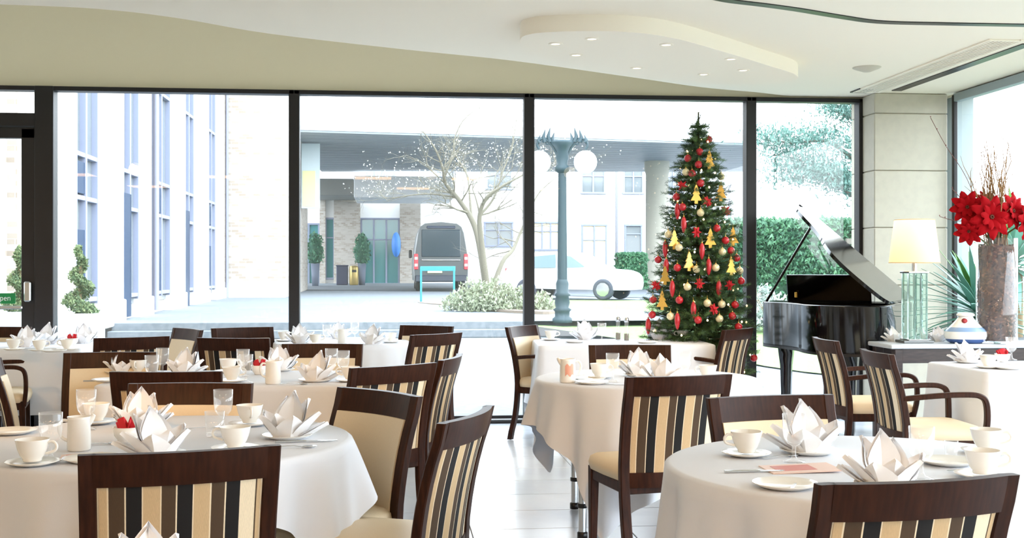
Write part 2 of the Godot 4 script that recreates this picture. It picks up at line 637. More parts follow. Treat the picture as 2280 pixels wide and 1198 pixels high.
	quad(s, Vector3(-7.2, 0.03, GLASS_Z), Vector3(x0, 0.03, GLASS_Z), Vector3(x0, head, GLASS_Z), Vector3(-7.2, head, GLASS_Z))
	part(w, "pane", s, M.pane)
	# side glazing on the right
	var z1 := -9.62
	var bays := [z1, -7.9, -5.6, -3.3, -1.0, 1.3, 3.9]
	for n in bays.size() - 1:
		w = struct("window_%d" % (n + 6), "tall side pane on the right, in a slim dark frame")
		s = mb()
		box(s, Vector3(SIDE_X, 2.795, (bays[n] + bays[n + 1]) / 2), Vector3(0.07, 0.07, bays[n + 1] - bays[n]), 0.004)
		part(w, "head_rail", s, M.side_frame)
		s = mb()
		box(s, Vector3(SIDE_X, 0.03, (bays[n] + bays[n + 1]) / 2), Vector3(0.12, 0.06, bays[n + 1] - bays[n]), 0.004)
		part(w, "sill_rail", s, M.frame)
		s = mb()
		box(s, Vector3(SIDE_X - 0.02 if n == 0 else SIDE_X, 1.41, bays[n]), Vector3(0.035, 2.82, 0.04), 0.004)
		part(w, "mullion", s, M.frame)
		s = mb()
		quad(s, Vector3(SIDE_X, 0.03, bays[n]), Vector3(SIDE_X, 0.03, bays[n + 1]), Vector3(SIDE_X, 2.8, bays[n + 1]), Vector3(SIDE_X, 2.8, bays[n]))
		part(w, "pane", s, M.pane)
	s = mb()
	box(s, Vector3(SIDE_X + 0.14, 3.34, -3.1), Vector3(0.24, 1.03, 14.2))
	part(w, "head_wall", s, M.plaster)
	# stone reveal outside the side glazing
	s = mb()
	box(s, Vector3(SIDE_X + 0.13, 1.9, -9.95), Vector3(0.19, 3.8, 0.4), 0.01)
	var rv := struct("wall_side_return", "pale stone return of the outer wall seen through the side glazing")
	part(rv, "stone", s, M.side_frame)

func build_pillar() -> void:
	var x0 := x_on_wall(1915, GLASS_Z)
	var x1 := SIDE_X - 0.05
	var zf := -9.69
	var p := struct("wall_pillar", "corner pillar of large pale stone blocks between the two glazed walls")
	var ys := [0.0, 0.34, 0.8385, 1.334, 1.685 - 0.002, 2.177, 2.67, 2.84]
	# joints read at 246, 376 and 505 in the photograph
	ys = [0.0, 0.19, 0.685, 1.18, 1.677, 2.17, 2.665, 2.84]
	for i in ys.size() - 1:
		var s := mb()
		box(s, Vector3((x0 + x1) / 2, (ys[i] + ys[i + 1]) / 2, (zf + GLASS_Z) / 2 - 0.1), Vector3(x1 - x0, ys[i + 1] - ys[i] - 0.006, zf - GLASS_Z + 0.2), 0.006)
		part(p, "stone_block", s, M.stone)
	var s := mb()
	box(s, Vector3((x0 + x1) / 2, 1.42, (zf + GLASS_Z) / 2 - 0.1), Vector3(x1 - x0 - 0.02, 2.83, zf - GLASS_Z + 0.17))
	part(p, "core", s, mat(rgb8(150, 142, 124), 0.9))
	# a small socket on the pillar above the piano
	s = mb()
	var q := at_pixel(1933, 535, 9.62)
	box(s, Vector3(q.x, q.y, zf + 0.01), Vector3(0.05, 0.05, 0.02), 0.004)
	solo("wall_socket", s, mat(rgb8(170, 168, 160), 0.5), "small grey socket on the stone pillar just above the piano lid", "socket")

func ceiling_point(px: float, py: float, y := CEIL) -> Vector3:
	return at_pixel(px, py, (y - EYE.y) * FOCAL / (599.0 - py))

func build_ceiling_fittings() -> void:
	# drop panel
	var out := []
	for p in [[0.05, 7.28], [0.12, 7.05], [0.40, 6.97], [0.70, 7.0], [0.99, 7.18], [1.34, 7.58], [1.75, 8.1], [2.08, 8.55], [2.1, 8.85], [1.75, 9.0], [1.1, 8.75], [0.5, 8.2], [0.12, 7.7]]:
		out.append(Vector2(p[0] * cos(YAW) + p[1] * sin(YAW), p[0] * sin(YAW) - p[1] * cos(YAW)))
	out = curve_of(out, 6, true)
	var s := mb()
	prism(s, out, CEIL - 0.1, CEIL + 0.002, Transform3D(), true)
	var pn := struct("trim_ceiling_island", "lowered rounded ceiling island that carries eight small downlights")
	part(pn, "island", s, M.ceiling)
	var k := 0
	var where := ["leftmost of the eight on the rounded ceiling island", "second from the left at the ceiling island's front edge", "third from the left on the ceiling island, window side", "fourth along the front edge of the rounded ceiling island", "middle one on the window side of the rounded ceiling island", "last on the front edge of the rounded ceiling island", "nearest the window on the rounded ceiling island", "rightmost of the eight on the rounded ceiling island"]
	for p in [[1237, 97], [1318, 86], [1283, 122], [1484, 99], [1418, 151], [1628, 131], [1567, 165], [1655, 156]]:
		var q := ceiling_point(p[0], p[1], CEIL - 0.1)
		var t := thing("downlight", "small glowing downlight, " + where[k], "downlight", q, 0.0, "downlights")
		k += 1
		s = mb()
		lathe(s, [Vector2(0.028, 0.0), Vector2(0.03, -0.006), Vector2(0.044, -0.004), Vector2(0.046, 0.001)], 20)
		part(t, "rim", s, M.ceiling)
		s = mb()
		lathe(s, [Vector2(0.0, -0.002), Vector2(0.029, -0.002)], 16)
		part(t, "lens", s, glow(Color(1.0, 0.95, 0.85), 3.0))
		var l := SpotLight3D.new()
		l.name = "downlight_beam"
		l.rotation.x = -PI / 2
		l.position.y = -0.02
		l.spot_angle = 50.0
		l.spot_range = 8.0
		l.spot_attenuation = 2.0
		l.light_size = 0.03
		l.light_energy = 0.4
		l.light_color = Color(1.0, 0.88, 0.72)
		l.shadow_enabled = true
		t.add_child(l)
	# curved black slot
	var pts := []
	for p in [[1560, -14], [1620, 0], [1700, 10], [1780, 21], [1870, 36], [1960, 48], [2100, 52], [2320, 56]]:
		var q := ceiling_point(p[0], p[1])
		pts.append(Vector2(q.x, q.z))
	pts = curve_of(pts, 6)
	var rib := []
	for sgn in [1.0, -1.0]:
		var row := []
		for i in pts.size():
			var t: Vector2 = (pts[mini(i + 1, pts.size() - 1)] - pts[maxi(i - 1, 0)]).normalized()
			row.append(pts[i] + t.orthogonal() * 0.034 * sgn)
		if sgn < 0: row.reverse()
		rib.append_array(row)
	s = mb()
	prism(s, rib, CEIL - 0.006, CEIL + 0.001)
	solo("slot_diffuser", s, M.black, "long curved black air slot sweeping across the ceiling at upper right", "air slot")
	# straight slot and grille beside the side glazing, both running towards the glass
	var a := ceiling_point(1996, 201)
	var b := ceiling_point(2290, 97)
	s = mb()
	box(s, Vector3((a.x + b.x) / 2, CEIL - 0.003, (a.z + b.z) / 2), Vector3(0.085, 0.008, absf(a.z - b.z)), 0.0)
	solo("slot_diffuser", s, M.black, "straight black air slot in the ceiling next to the side windows", "air slot")
	a = ceiling_point(1925, 205)
	s = mb()
	box(s, Vector3(a.x - 0.06, CEIL - 0.004, a.z + 0.1), Vector3(0.14, 0.01, 0.2), 0.0)
	solo("slot_diffuser", s, M.black, "short black air slot in the ceiling above the window's corner post", "air slot")
	a = ceiling_point(1935, 203)
	b = ceiling_point(2232, 88)
	var g := thing("ceiling_grille", "long pale linear grille let into the ceiling beside the straight black slot", "grille", Vector3((a.x + b.x) / 2, CEIL, (a.z + b.z) / 2))
	var len_ := absf(a.z - b.z)
	s = mb()
	box(s, Vector3(0, -0.001, 0), Vector3(0.2, 0.004, len_))
	part(g, "backing", s, mat(rgb8(70, 68, 62), 0.8))
	s = mb()
	for e in [[-0.11, 0.02, len_ + 0.04, 0], [0.11, 0.02, len_ + 0.04, 0]]:
		box(s, Vector3(e[0], -0.006, 0), Vector3(e[1], 0.012, e[2]), 0.002)
	for z in [-len_ / 2, len_ / 2]:
		box(s, Vector3(0, -0.006, z), Vector3(0.2, 0.012, 0.02), 0.002)
	part(g, "frame", s, M.ceiling)
	for i in 7:
		s = mb()
		box(s, Vector3(-0.084 + i * 0.028, -0.007, 0), Vector3(0.013, 0.01, len_ - 0.02), 0.002)
		part(g, "slat", s, M.ceiling)
	var q := ceiling_point(1930, 150)
	s = mb()
	lathe(s, [Vector2(0.0, -0.035), Vector2(0.03, -0.034), Vector2(0.05, -0.026), Vector2(0.09, -0.012), Vector2(0.105, -0.004), Vector2(0.105, 0.001)], 28)
	solo("ceiling_sensor", s, mat(rgb8(200, 195, 180), 0.6), "shallow grey dome sensor on the ceiling left of the pale grille", "sensor", Vector3(q.x, CEIL, q.z))

# ---------- the courtyard outside
func rise(z: float) -> float:       # height of the upper court at a distance
	return 0.29 + maxf(0.0, -z - 23.0) * 0.0073

func court_at(px: float, d: float) -> Vector3:
	var p := flat_at(px, d)
	p.y = rise(p.z)
	return p

func leaf_quad(w: float, h: float) -> ArrayMesh:
	var s := mb()
	quad(s, Vector3(-w / 2, 0, 0), Vector3(0, h * 0.4, w * 0.2), Vector3(0, h, 0), Vector3(-w * 0.45, h * 0.55, 0))
	quad(s, Vector3(0, h * 0.4, w * 0.2), Vector3(w / 2, 0, 0), Vector3(w * 0.45, h * 0.55, 0), Vector3(0, h, 0))
	s.generate_normals()
	return s.commit()

func turned(p: Vector3, size := 1.0) -> Transform3D:
	var b := Basis(Vector3(rng.randf() - 0.5, rng.randf() - 0.5, rng.randf() - 0.5).normalized(), rng.randf() * TAU)
	return Transform3D(b.scaled(Vector3.ONE * size * rng.randf_range(0.7, 1.3)), p)

func tint(a: Color, b: Color) -> Color:
	return a.lerp(b, rng.randf()).srgb_to_linear()

func build_outside() -> void:
	# lower paving, two steps, the upper court
	var pv := struct("ground", "pale stone paving of the courtyard outside the glazed wall")
	var s := mb()
	var stone := textured(rgb8(118, 122, 125), noise_tex(0.05, Color(0.86, 0.88, 0.9), Color(1.04, 1.04, 1.04), 4), Vector3(0.5, 0.5, 0.5), 0.9)
	box(s, Vector3(0, -0.12, -16.5), Vector3(80, 0.22, 12.9))
	part(pv, "paving", s, stone)
	s = mb()
	box(s, Vector3(30, -0.12, 10), Vector3(50, 0.22, 40.1))
	part(pv, "side_lawn", s, mat(rgb8(118, 120, 106), 0.95))
	var x1 := 2.75
	s = mb()
	box(s, Vector3((-5.3 + x1) / 2, 0.07, -22.9), Vector3(x1 + 5.3, 0.15, 0.7), 0.01)
	part(pv, "lower_step", s, stone)
	s = mb()
	box(s, Vector3((-5.3 + x1) / 2, 0.215, -23.1), Vector3(x1 + 5.3, 0.15, 0.4), 0.01)
	part(pv, "upper_step", s, stone)
	s = mb()
	for x in [-26.0, -4.0, 18.0, 60.0]:
		pass
	s.set_smooth_group(0)
	quad(s, Vector3(-60, 0.288, -23.0), Vector3(90, 0.288, -23.0), Vector3(90, rise(-150), -150), Vector3(-60, rise(-150), -150))
	part(pv, "upper_court", s, textured(rgb8(112, 117, 122), noise_tex(0.05, Color(0.9, 0.92, 0.94), Color(1.03, 1.03, 1.03), 4), Vector3(0.3, 0.3, 0.3), 0.9))
	# drive
	s = mb()
	var road := []
	for p in [[640, 47], [980, 45.5], [1180, 41], [1330, 38.5], [1480, 37], [1700, 36], [2300, 35]]:
		var q := court_at(p[0], p[1])
		road.append(q)
	var row2 := []
	for p in [[640, 54], [980, 54], [1180, 55], [1330, 57], [1480, 58], [1700, 58], [2300, 58]]:
		row2.append(court_at(p[0], p[1]))
	for r in road: r.y += 0.01
	var lift := func(v): return v + Vector3(0, 0.012, 0)
	sheet(s, [road.map(lift), row2.map(lift)])
	part(pv, "drive", s, mat(rgb8(92, 98, 106), 0.85))
	# lawn, rising from the paving
	s = mb()
	var near := []
	var far := []
	for p in [[1190, 22.9, 0.20], [1300, 21.6, 0.13], [1450, 19.6, 0.07], [1600, 17.3, 0.02], [1700, 15.8, 0.012], [1790, 14.9, 0.01], [1900, 14.2, 0.01], [2300, 13.0, 0.01]]:
		near.append(flat_at(p[0], p[1], p[2]))
		far.append(court_at(p[0], 35.0) + Vector3(0, 0.012, 0))
	var rows := []
	for k in 13:
		var row := []
		for i in near.size():
			var p: Vector3 = near[i].lerp(far[i], k / 12.0)
			var z: float = -p.z
			var t := clampf((z + near[i].z) / 8.0, 0.0, 1.0)
			p.y = lerpf(near[i].y, rise(p.z) + 0.012, t) if z < 23.0 or t < 1.0 else rise(p.z) + 0.012
			row.append(p)
		rows.append(row)
	sheet(s, rows)
	part(pv, "lawn", s, textured(rgb8(112, 138, 88), noise_tex(0.06, Color(0.8, 0.82, 0.75), Color(1.1, 1.08, 1.0), 4), Vector3(1, 1, 1), 0.95)).set_meta("kind", "stuff")
	build_left_wing()
	build_hotel()
	build_garden()
	build_vehicles()

func build_left_wing() -> void:
	var fx := -5.3
	M.brick = mat(Color.WHITE, 0.9)
	M.brick.albedo_texture = brick_texture(rgb8(184, 177, 168), rgb8(156, 143, 130), rgb8(180, 175, 168))
	M.brick.uv1_triplanar = true
	M.brick.uv1_world_triplanar = true
	M.brick.uv1_scale = Vector3(0.55, 0.75, 0.55)
	M.pale = mat(rgb8(238, 238, 238), 0.8)
	M.winframe = mat(rgb8(132, 138, 158), 0.5)
	M.winglass = mat(rgb8(112, 118, 120), 0.08)
	M.winglass.metallic_specular = 0.5
	M.darkglass = mat(rgb8(42, 60, 84), 0.35)
	M.darkglass.metallic_specular = 0.2
	M.greenglass = mat(rgb8(70, 126, 128), 0.08)
	var t := thing("hotel_wing", "pale brick hotel wing on the left with tall window bays between brick piers", "building")
	var s := mb()
	box(s, Vector3(-9.8, 4.6, -26.0), Vector3(8.7, 9.2, 24.6))
	box(s, Vector3(-9.0, 4.6, -43.3), Vector3(11.2, 9.2, 10.0))
	part(t, "wall", s, M.brick)
	var piers := [[40, 170], [220, 275], [310, 338], [380, 413], [432, 465], [480, 501]]
	for p in piers:
		var za := z_on_side(p[0], fx)
		var zb := z_on_side(p[1], fx)
		s = mb()
		box(s, Vector3(fx - 0.2, 4.7, (za + zb) / 2), Vector3(0.4, 9.0, za - zb), 0.01)
		part(t, "brick_pier", s, M.brick)
		s = mb()
		box(s, Vector3(fx - 0.15, 0.47, (za + zb) / 2), Vector3(0.4, 0.5, za - zb + 0.1), 0.02)
		part(t, "plinth_block", s, M.pale)
	var bays := [[170, 220, 0], [275, 310, 1], [345, 380, 0], [413, 432, 1], [465, 480, 0]]
	for b in bays:
		var za := z_on_side(b[0], fx)
		var zb := z_on_side(b[1], fx)
		var mid := (za + zb) / 2
		var wd := za - zb
		var win := Node3D.new()
		win.name = "window_bay"
		t.add_child(win, true)
		s = mb()
		for e in [-0.5, 0.06, 0.5]:
			box(s, Vector3(fx - 0.06, 4.9, mid + e * wd * 0.96), Vector3(0.12, 8.4, 0.09), 0.005)
		for y in [0.78, 2.55, 3.3, 5.4]:
			box(s, Vector3(fx - 0.06, y, mid), Vector3(0.1, 0.08, wd), 0.005)
		part(win, "window_frame", s, M.winframe)
		s = mb()
		box(s, Vector3(fx - 0.12, 4.9, mid), Vector3(0.02, 8.6, wd))
		part(win, "glass", s, M.winglass)
		s = mb()
		if b[2] == 1:
			box(s, Vector3(fx - 0.03, 1.6, mid + wd * 0.24), Vector3(0.06, 2.5, wd * 0.46), 0.004)
			part(win, "dark_door_leaf", s, M.darkglass, "dark blue glazed door leaf")
			s = mb()
			box(s, Vector3(fx - 0.05, 1.5, mid + wd * 0.05), Vector3(0.03, 0.5, 0.05), 0.01)
			part(win, "door_pull", s, mat(rgb8(214, 214, 196), 0.4))
		else:
			box(s, Vector3(fx - 0.05, 2.9, mid + wd * 0.24), Vector3(0.06, 0.55, wd * 0.42), 0.004)
			part(win, "dark_pane", s, M.darkglass)
			s = mb()
			box(s, Vector3(fx - 0.05, 1.4, mid + wd * 0.24), Vector3(0.06, 1.2, wd * 0.42), 0.004)
			part(win, "dark_pane", s, M.darkglass)
	# the further block that faces the viewer
	s = mb()
	box(s, Vector3(-4.55, 0.62, -38.32), Vector3(2.3, 0.55, 0.16), 0.02)
	part(t, "plinth_block", s, M.pale)
	s = mb()
	tube(s, [Vector3(fx + 0.06, 0.4, z_on_side(342, fx)), Vector3(fx + 0.06, 9.0, z_on_side(342, fx))], 0.06, 10)
	part(t, "drainpipe", s, mat(rgb8(132, 134, 150), 0.5))
	s = mb()
	tube(s, [Vector3(fx + 0.06, 0.4, -38.2), Vector3(fx + 0.06, 9.0, -38.2)], 0.05, 10)
	part(t, "drainpipe", s, mat(rgb8(132, 134, 150), 0.5))
	# bollard light by the wall
	s = mb()
	lathe(s, [Vector2(0.05, 0), Vector2(0.05, 0.5), Vector2(0.03, 0.55), Vector2(0, 0.56)], 12)
	solo("bollard", s, mat(rgb8(120, 120, 126), 0.5), "small grey bollard at the foot of the left wing's door", "bollard", court_at(276, 23.6))

func window_part(t: Node3D, px0: float, py0: float, px1: float, py1: float, d: float, glass: Material, bars := 1) -> void:
	var a := at_pixel(px0, py1, d)
	var b := at_pixel(px1, py0, d)
	var win := Node3D.new()
	win.name = "window"
	t.add_child(win, true)
	var c := (a + b) / 2
	c.z = HOTEL_Z + 0.02
	var w := b.x - a.x
	var h := b.y - a.y
	var s := mb()
	box(s, c + Vector3(0, h / 2, 0), Vector3(w + 0.12, 0.1, 0.16), 0.01)
	box(s, c - Vector3(0, h / 2, 0), Vector3(w + 0.2, 0.1, 0.22), 0.01)
	for k in bars + 2:
		box(s, c + Vector3(-w / 2 + w * k / (bars + 1), 0, 0), Vector3(0.09, h, 0.14), 0.01)
	box(s, c + Vector3(0, h * 0.18, 0), Vector3(w, 0.06, 0.12), 0.01)
	part(win, "window_frame", s, M.winframe)
	s = mb()
	box(s, c + Vector3(0, 0, -0.01), Vector3(w, h, 0.04))
	part(win, "glass", s, glass)

const HOTEL_Z := -62.0

func build_hotel() -> void:
	var t := thing("hotel_building", "pale hotel front across the court with two rows of windows under the deep canopy", "building")
	var s := mb()
	box(s, Vector3(8.6, 4.4, HOTEL_Z - 3.0), Vector3(38.0, 9.0, 6.0))
	part(t, "wall", s, mat(rgb8(240, 239, 237), 0.9))
	var lit := mat(rgb8(226, 214, 176), 0.3)
	lit.emission_enabled = true
	lit.emission = Color(1.0, 0.82, 0.5)
	lit.emission_energy_multiplier = 0.12
	for r in [[1300, 372, 1352, 428, 1], [1397, 372, 1440, 428, 1], [1493, 372, 1530, 428, 1], [1080, 495, 1142, 548, 1], [1400, 500, 1437, 562, 0], [815, 374, 880, 396, 2], [955, 376, 1012, 396, 1], [1085, 376, 1140, 420, 1]]:
		window_part(t, r[0], r[1], r[2], r[3], 62.0, M.winglass, r[4])
	for r in [[1301, 500, 1356, 606, 1], [1190, 495, 1248, 556, 2]]:
		window_part(t, r[0], r[1], r[2], r[3], 62.0, lit, r[4])
	for px in [1380, 1643]:
		s = mb()
		var q := at_pixel(px, 500, 62.0)
		tube(s, [Vector3(q.x, 0.5, HOTEL_Z + 0.08), Vector3(q.x, 8.0, HOTEL_Z + 0.08)], 0.08, 10)
		part(t, "drainpipe", s, mat(rgb8(128, 128, 134), 0.5))
	# entrance under the canopy: brick piers and green glass
	for r in [[745, 803], [890, 936], [714, 727]]:
		var a := at_pixel(r[0], 640, 62.0)
		var b := at_pixel(r[1], 440, 62.0)
		s = mb()
		box(s, Vector3((a.x + b.x) / 2, 2.75, HOTEL_Z + 0.12), Vector3(b.x - a.x, 4.6, 0.3), 0.01)
		part(t, "brick_pier", s, M.brick)
	for r in [[805, 488, 888, 632, 2], [727, 488, 745, 620, 0], [668, 500, 712, 640, 1]]:
		window_part(t, r[0], r[1], r[2], r[3], 62.0, M.greenglass, r[4])
	s = mb()
	var dq := at_pixel(882, 545, 61.7)
	lathe(s, [Vector2(0, 0.0), Vector2(0.3, 0.0), Vector2(0.3, 0.05), Vector2(0, 0.06)], 20, Transform3D(Basis(Vector3.RIGHT, PI / 2), Vector3(dq.x, dq.y, HOTEL_Z + 0.25)), Vector2(0.8, 2.2))
	part(t, "blue_panel", s, mat(rgb8(58, 132, 214), 0.4), "blue oval panel beside the entrance door")
	# deep canopy
	var c := thing("entrance_canopy", "deep flat entrance canopy with grey soffit boards over the hotel drive", "canopy")
	var quad_pts := []
	for p in [[655, 40.6], [1668, 45.0], [1668, 57.5], [716, 57.5]]:
		var q := flat_at(p[0], p[1])
		quad_pts.append(Vector2(q.x, q.z))
	s = mb()
	prism(s, [quad_pts[0], quad_pts[1], quad_pts[2], quad_pts[3], Vector2(-9.0, -60.0), Vector2(-9.0, -48.6), Vector2(-3.3, -48.6)], 6.17, 6.42)
	part(c, "roof_slab", s, M.pale)
	var soffit := mat(rgb8(150, 158, 164), 0.6)
	for k in 16:
		var u0 := k / 16.0 + 0.004
		var u1 := (k + 1) / 16.0 - 0.004
		var strip := []
		for u in [[0.0, u0], [0.0, u1]]:
			strip.append(quad_pts[0].lerp(quad_pts[3], u[1]))
		for u in [[1.0, u1], [1.0, u0]]:
			strip.append(quad_pts[1].lerp(quad_pts[2], u[1]))
		s = mb()
		prism(s, strip, 6.1, 6.17)
		part(c, "soffit_board", s, soffit)
	s = mb()
	var q := court_at(1463, 52.0)
	lathe(s, [Vector2(0.62, 0), Vector2(0.62, 0.3), Vector2(0.55, 0.38), Vector2(0.52, 0.45), Vector2(0.5, 5.0), Vector2(0.52, 5.1), Vector2(0.56, 5.2), Vector2(0.56, 6.12 - q.y)], 32, moved(q))
	part(c, "column", s, M.stone)
	# inner lower canopy
	var i2 := thing("porch_canopy", "lower white box canopy over the entrance doors behind the bare tree", "canopy")
	var a := at_pixel(788, 440, 56.0)
	var b := at_pixel(1012, 392, 56.0)
	s = mb()
	box(s, Vector3((a.x + b.x) / 2, (a.y + b.y) / 2, a.z - 2.4), Vector3(b.x - a.x, b.y - a.y, 5.0), 0.03)
	part(i2, "white_box", s, M.pale)
	a = at_pixel(700, 436, 57.5)
	b = at_pixel(788, 398, 57.5)
	s = mb()
	box(s, Vector3((a.x + b.x) / 2, (a.y + b.y) / 2, a.z - 1.7), Vector3(b.x - a.x, b.y - a.y, 4.0), 0.03)
	part(i2, "side_beam", s, mat(rgb8(142, 142, 138), 0.7))
	# pale yellow panel in a whitish frame below the canopy
	a = at_pixel(671, 464, 44.0)
	b = at_pixel(712, 376, 44.0)
	var bn := thing("yellow_panel", "pale yellow panel in white frame under the canopy's left end", "banner", Vector3((a.x + b.x) / 2, a.y, a.z))
	s = mb()
	box(s, Vector3(0, (b.y - a.y) / 2 + 0.48, 0), Vector3(b.x - a.x, b.y - a.y + 0.96, 0.1), 0.01)
	part(bn, "panel_frame", s, mat(rgb8(200, 214, 220), 0.5))
	s = mb()
	box(s, Vector3(-0.06, (b.y - a.y) / 2, 0.06), Vector3((b.x - a.x) * 0.7, (b.y - a.y) * 0.9, 0.03), 0.005)
	part(bn, "yellow_face", s, mat(rgb8(226, 222, 168), 0.6))
	# things by the entrance
	for k in 2:
		var px: float = [702, 806][k]
		var base := court_at(px, [55.0, 57.0][k])
		var tp := thing("cone_topiary", ["clipped green cone topiary in tall grey pot, left of the bins", "clipped green cone topiary in tall grey pot, right of the bins"][k], "topiary", base)
		s = mb()
		lathe(s, [Vector2(0.0, 0), Vector2(0.2, 0), Vector2(0.28, 1.05), Vector2(0.24, 1.06), Vector2(0.23, 0.98), Vector2(0, 0.97)], 4, Transform3D(Basis(Vector3.UP, PI / 4), Vector3.ZERO))
		part(tp, "pot", s, mat(rgb8(120, 128, 146), 0.6))
		s = mb()
		lathe(s, [Vector2(0.0, 1.0), Vector2(0.2, 1.04), Vector2(0.34, 1.3), Vector2(0.33, 1.7), Vector2(0.24, 2.1), Vector2(0.1, 2.4), Vector2(0, 2.5)], 14)
		part(tp, "crown_core", s, mat(rgb8(48, 92, 74), 0.9))
		var pl := []
		var ti := []
		for i in 260:
			var y := rng.randf_range(1.05, 2.45)
			var r := 0.36 * sqrt(maxf(0.02, 1.0 - pow(absf(y - 1.5) / 0.98, 2.0)))
			var an := rng.randf() * TAU
			pl.append(turned(Vector3(cos(an) * r, y, sin(an) * r), 1.2))
			ti.append(tint(rgb8(40, 96, 72), rgb8(96, 150, 116)))
		scatter(tp, "foliage", leaf_quad(0.08, 0.12), M.leaf, pl, ti)
	s = mb()
	box(s, Vector3(0, 0.46, 0), Vector3(0.55, 0.92, 0.5), 0.03)
	box(s, Vector3(0, 0.94, 0), Vector3(0.6, 0.06, 0.55), 0.02)
	solo("litter_cabinet", s, mat(rgb8(54, 58, 84), 0.5), "dark square litter cabinet between the cone topiaries", "bin", court_at(762, 57.0))
	var gb := thing("litter_bin", "round gold litter bin next to the dark cabinet by the entrance", "bin", court_at(788, 56.8))
	s = mb()
	lathe(s, [Vector2(0, 0), Vector2(0.2, 0), Vector2(0.22, 0.05), Vector2(0.22, 0.85), Vector2(0.19, 0.92), Vector2(0.0, 0.95)], 20)
	part(gb, "body", s, mat(rgb8(176, 152, 92), 0.35, 0.5))
	s = mb()
	box(s, Vector3(0.02, 0.68, 0.2), Vector3(0.22, 0.12, 0.06), 0.01)
	part(gb, "slot", s, M.black)

func build_garden() -> void:
	# spiral topiaries in white planters
	for k in 2:
		var base := flat_at([178.0, 44.0][k], [14.0, 14.6][k], -0.01)
		var tp := thing("spiral_topiary", ["spiral clipped green shrub in white planter, seen through the first big pane", "spiral clipped green shrub in white planter, seen through the glass door"][k], "topiary", base)
		var s := mb()
		box(s, Vector3(0, 0.4, 0), Vector3(0.48, 0.8, 0.48), 0.02)
		part(tp, "planter", s, mat(rgb8(228, 234, 240), 0.6))
		s = mb()
		tube(s, [Vector3(0, 0.8, 0), Vector3(0.01, 1.5, 0)], 0.02, 8)
		part(tp, "stem", s, mat(rgb8(116, 100, 72), 0.9))
		var pl := []
		var ti := []
		for i in 2600:
			var u := rng.randf()
			u = u * u * 0.6 + u * 0.4
			var y := 0.81 + u * 0.78
			var an := u * TAU * 2.6 + k
			var rr := 0.155 * (1.0 - u) + 0.03
			var c := Vector3(cos(an) * rr * 0.55, y, sin(an) * rr * 0.55)
			var off := Vector3(rng.randfn(), rng.randfn() * 0.55, rng.randfn()).normalized() * Vector3(1, 0.62, 1) * (rr * 0.72) * rng.randf_range(0.7, 1.0)
			pl.append(turned(c + off, 1.0))
			ti.append(tint(rgb8(50, 78, 44), rgb8(130, 142, 96)))
		scatter(tp, "foliage", leaf_quad(0.028, 0.04), M.leaf, pl, ti)
	# clipped hedge behind the piano
	var hd := thing("hedge", "tall clipped green hedge behind the piano, beyond the lawn", "hedge")
	var ha := court_at(1618, 24.4)
	var hb := court_at(2130, 24.0)
	var s := mb()
	var hc := (ha + hb) / 2
	var dirv := (hb - ha)
	var hturn := -atan2(dirv.z, dirv.x)
	var ln := Vector2(dirv.x, dirv.z).length()
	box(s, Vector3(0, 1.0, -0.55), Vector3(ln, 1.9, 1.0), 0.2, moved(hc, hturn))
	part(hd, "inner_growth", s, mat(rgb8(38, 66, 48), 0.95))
	var pl := []
	var ti := []
	for i in 15000:
		var p := Vector3(rng.randf_range(-ln / 2, ln / 2), rng.randf_range(-0.05, 1.96), 0.02 + rng.randfn() * 0.05)
		if i % 4 == 0:
			p = Vector3(p.x, 1.97 + rng.randfn() * 0.04, rng.randf_range(-1.1, 0.0))
		elif i % 4 == 1:
			p = Vector3(-ln / 2 + rng.randfn() * 0.05, p.y, rng.randf_range(-1.1, 0.0))
		p.z += 0.1 * sin(p.x * 2.1 + p.y * 1.3) * sin(p.y * 2.7)
		pl.append(turned(moved(hc, hturn) * p, 1.0))
		ti.append(tint(rgb8(26, 70, 48), rgb8(84, 128, 92)))
	scatter(hd, "foliage", leaf_quad(0.07, 0.1), M.leaf, pl, ti)
	# small hedge by the column
	hd = thing("hedge", "low clipped hedge beside the canopy column", "hedge")
	var q := court_at(1406, 48.0)
	s = mb()
	box(s, q + Vector3(0, 0.72, 0), Vector3(1.0, 1.3, 0.9), 0.15)
	part(hd, "inner_growth", s, mat(rgb8(48, 84, 60), 0.95))
	pl = []
	ti = []
	for i in 1500:
		var p := Vector3(rng.randf_range(-0.55, 0.55), rng.randf_range(0.0, 1.42), 0.5 + rng.randfn() * 0.04)
		if i % 3 == 0: p = Vector3(p.x, 1.42, rng.randf_range(-0.5, 0.5))
		if i % 3 == 1: p = Vector3(0.55 if i % 2 else -0.55, p.y, rng.randf_range(-0.5, 0.5))
		pl.append(turned(q + p, 1.0))
		ti.append(tint(rgb8(40, 90, 60), rgb8(96, 146, 104)))
	scatter(hd, "foliage", leaf_quad(0.09, 0.13), M.leaf, pl, ti)
	# pale shrubs in front of the hedge
	for k in 3:
		var bx: Array = [[1712, 21.0, 0.55, 0.66], [1757, 22.3, 0.5, 0.5], [1690, 22.4, 0.45, 0.85]][k]
		shrub("lavender_shrub", ["rounded silvery shrub at the hedge's foot, nearest the lawn edge", "small silvery shrub at the hedge's foot, beside the piano", "tallest silvery shrub at the hedge's foot, behind the window post"][k], court_at(bx[0], bx[1]) - Vector3(0, 0.05, 0), bx[2], bx[3], rgb8(150, 172, 162), rgb8(206, 212, 208), 900)
	# planting bed and bare tree
	s = mb()
	var bed := []
	for p in [[930, 33.5], [1010, 30.5], [1090, 27.6], [1160, 26.4], [1235, 26.2], [1250, 30.0], [1160, 33.0], [1040, 34.5]]:
		var b := court_at(p[0], p[1])
		bed.append(Vector2(b.x, b.z))
	prism(s, curve_of(bed, 5, true), 0.2, rise(-28.0) + 0.05)
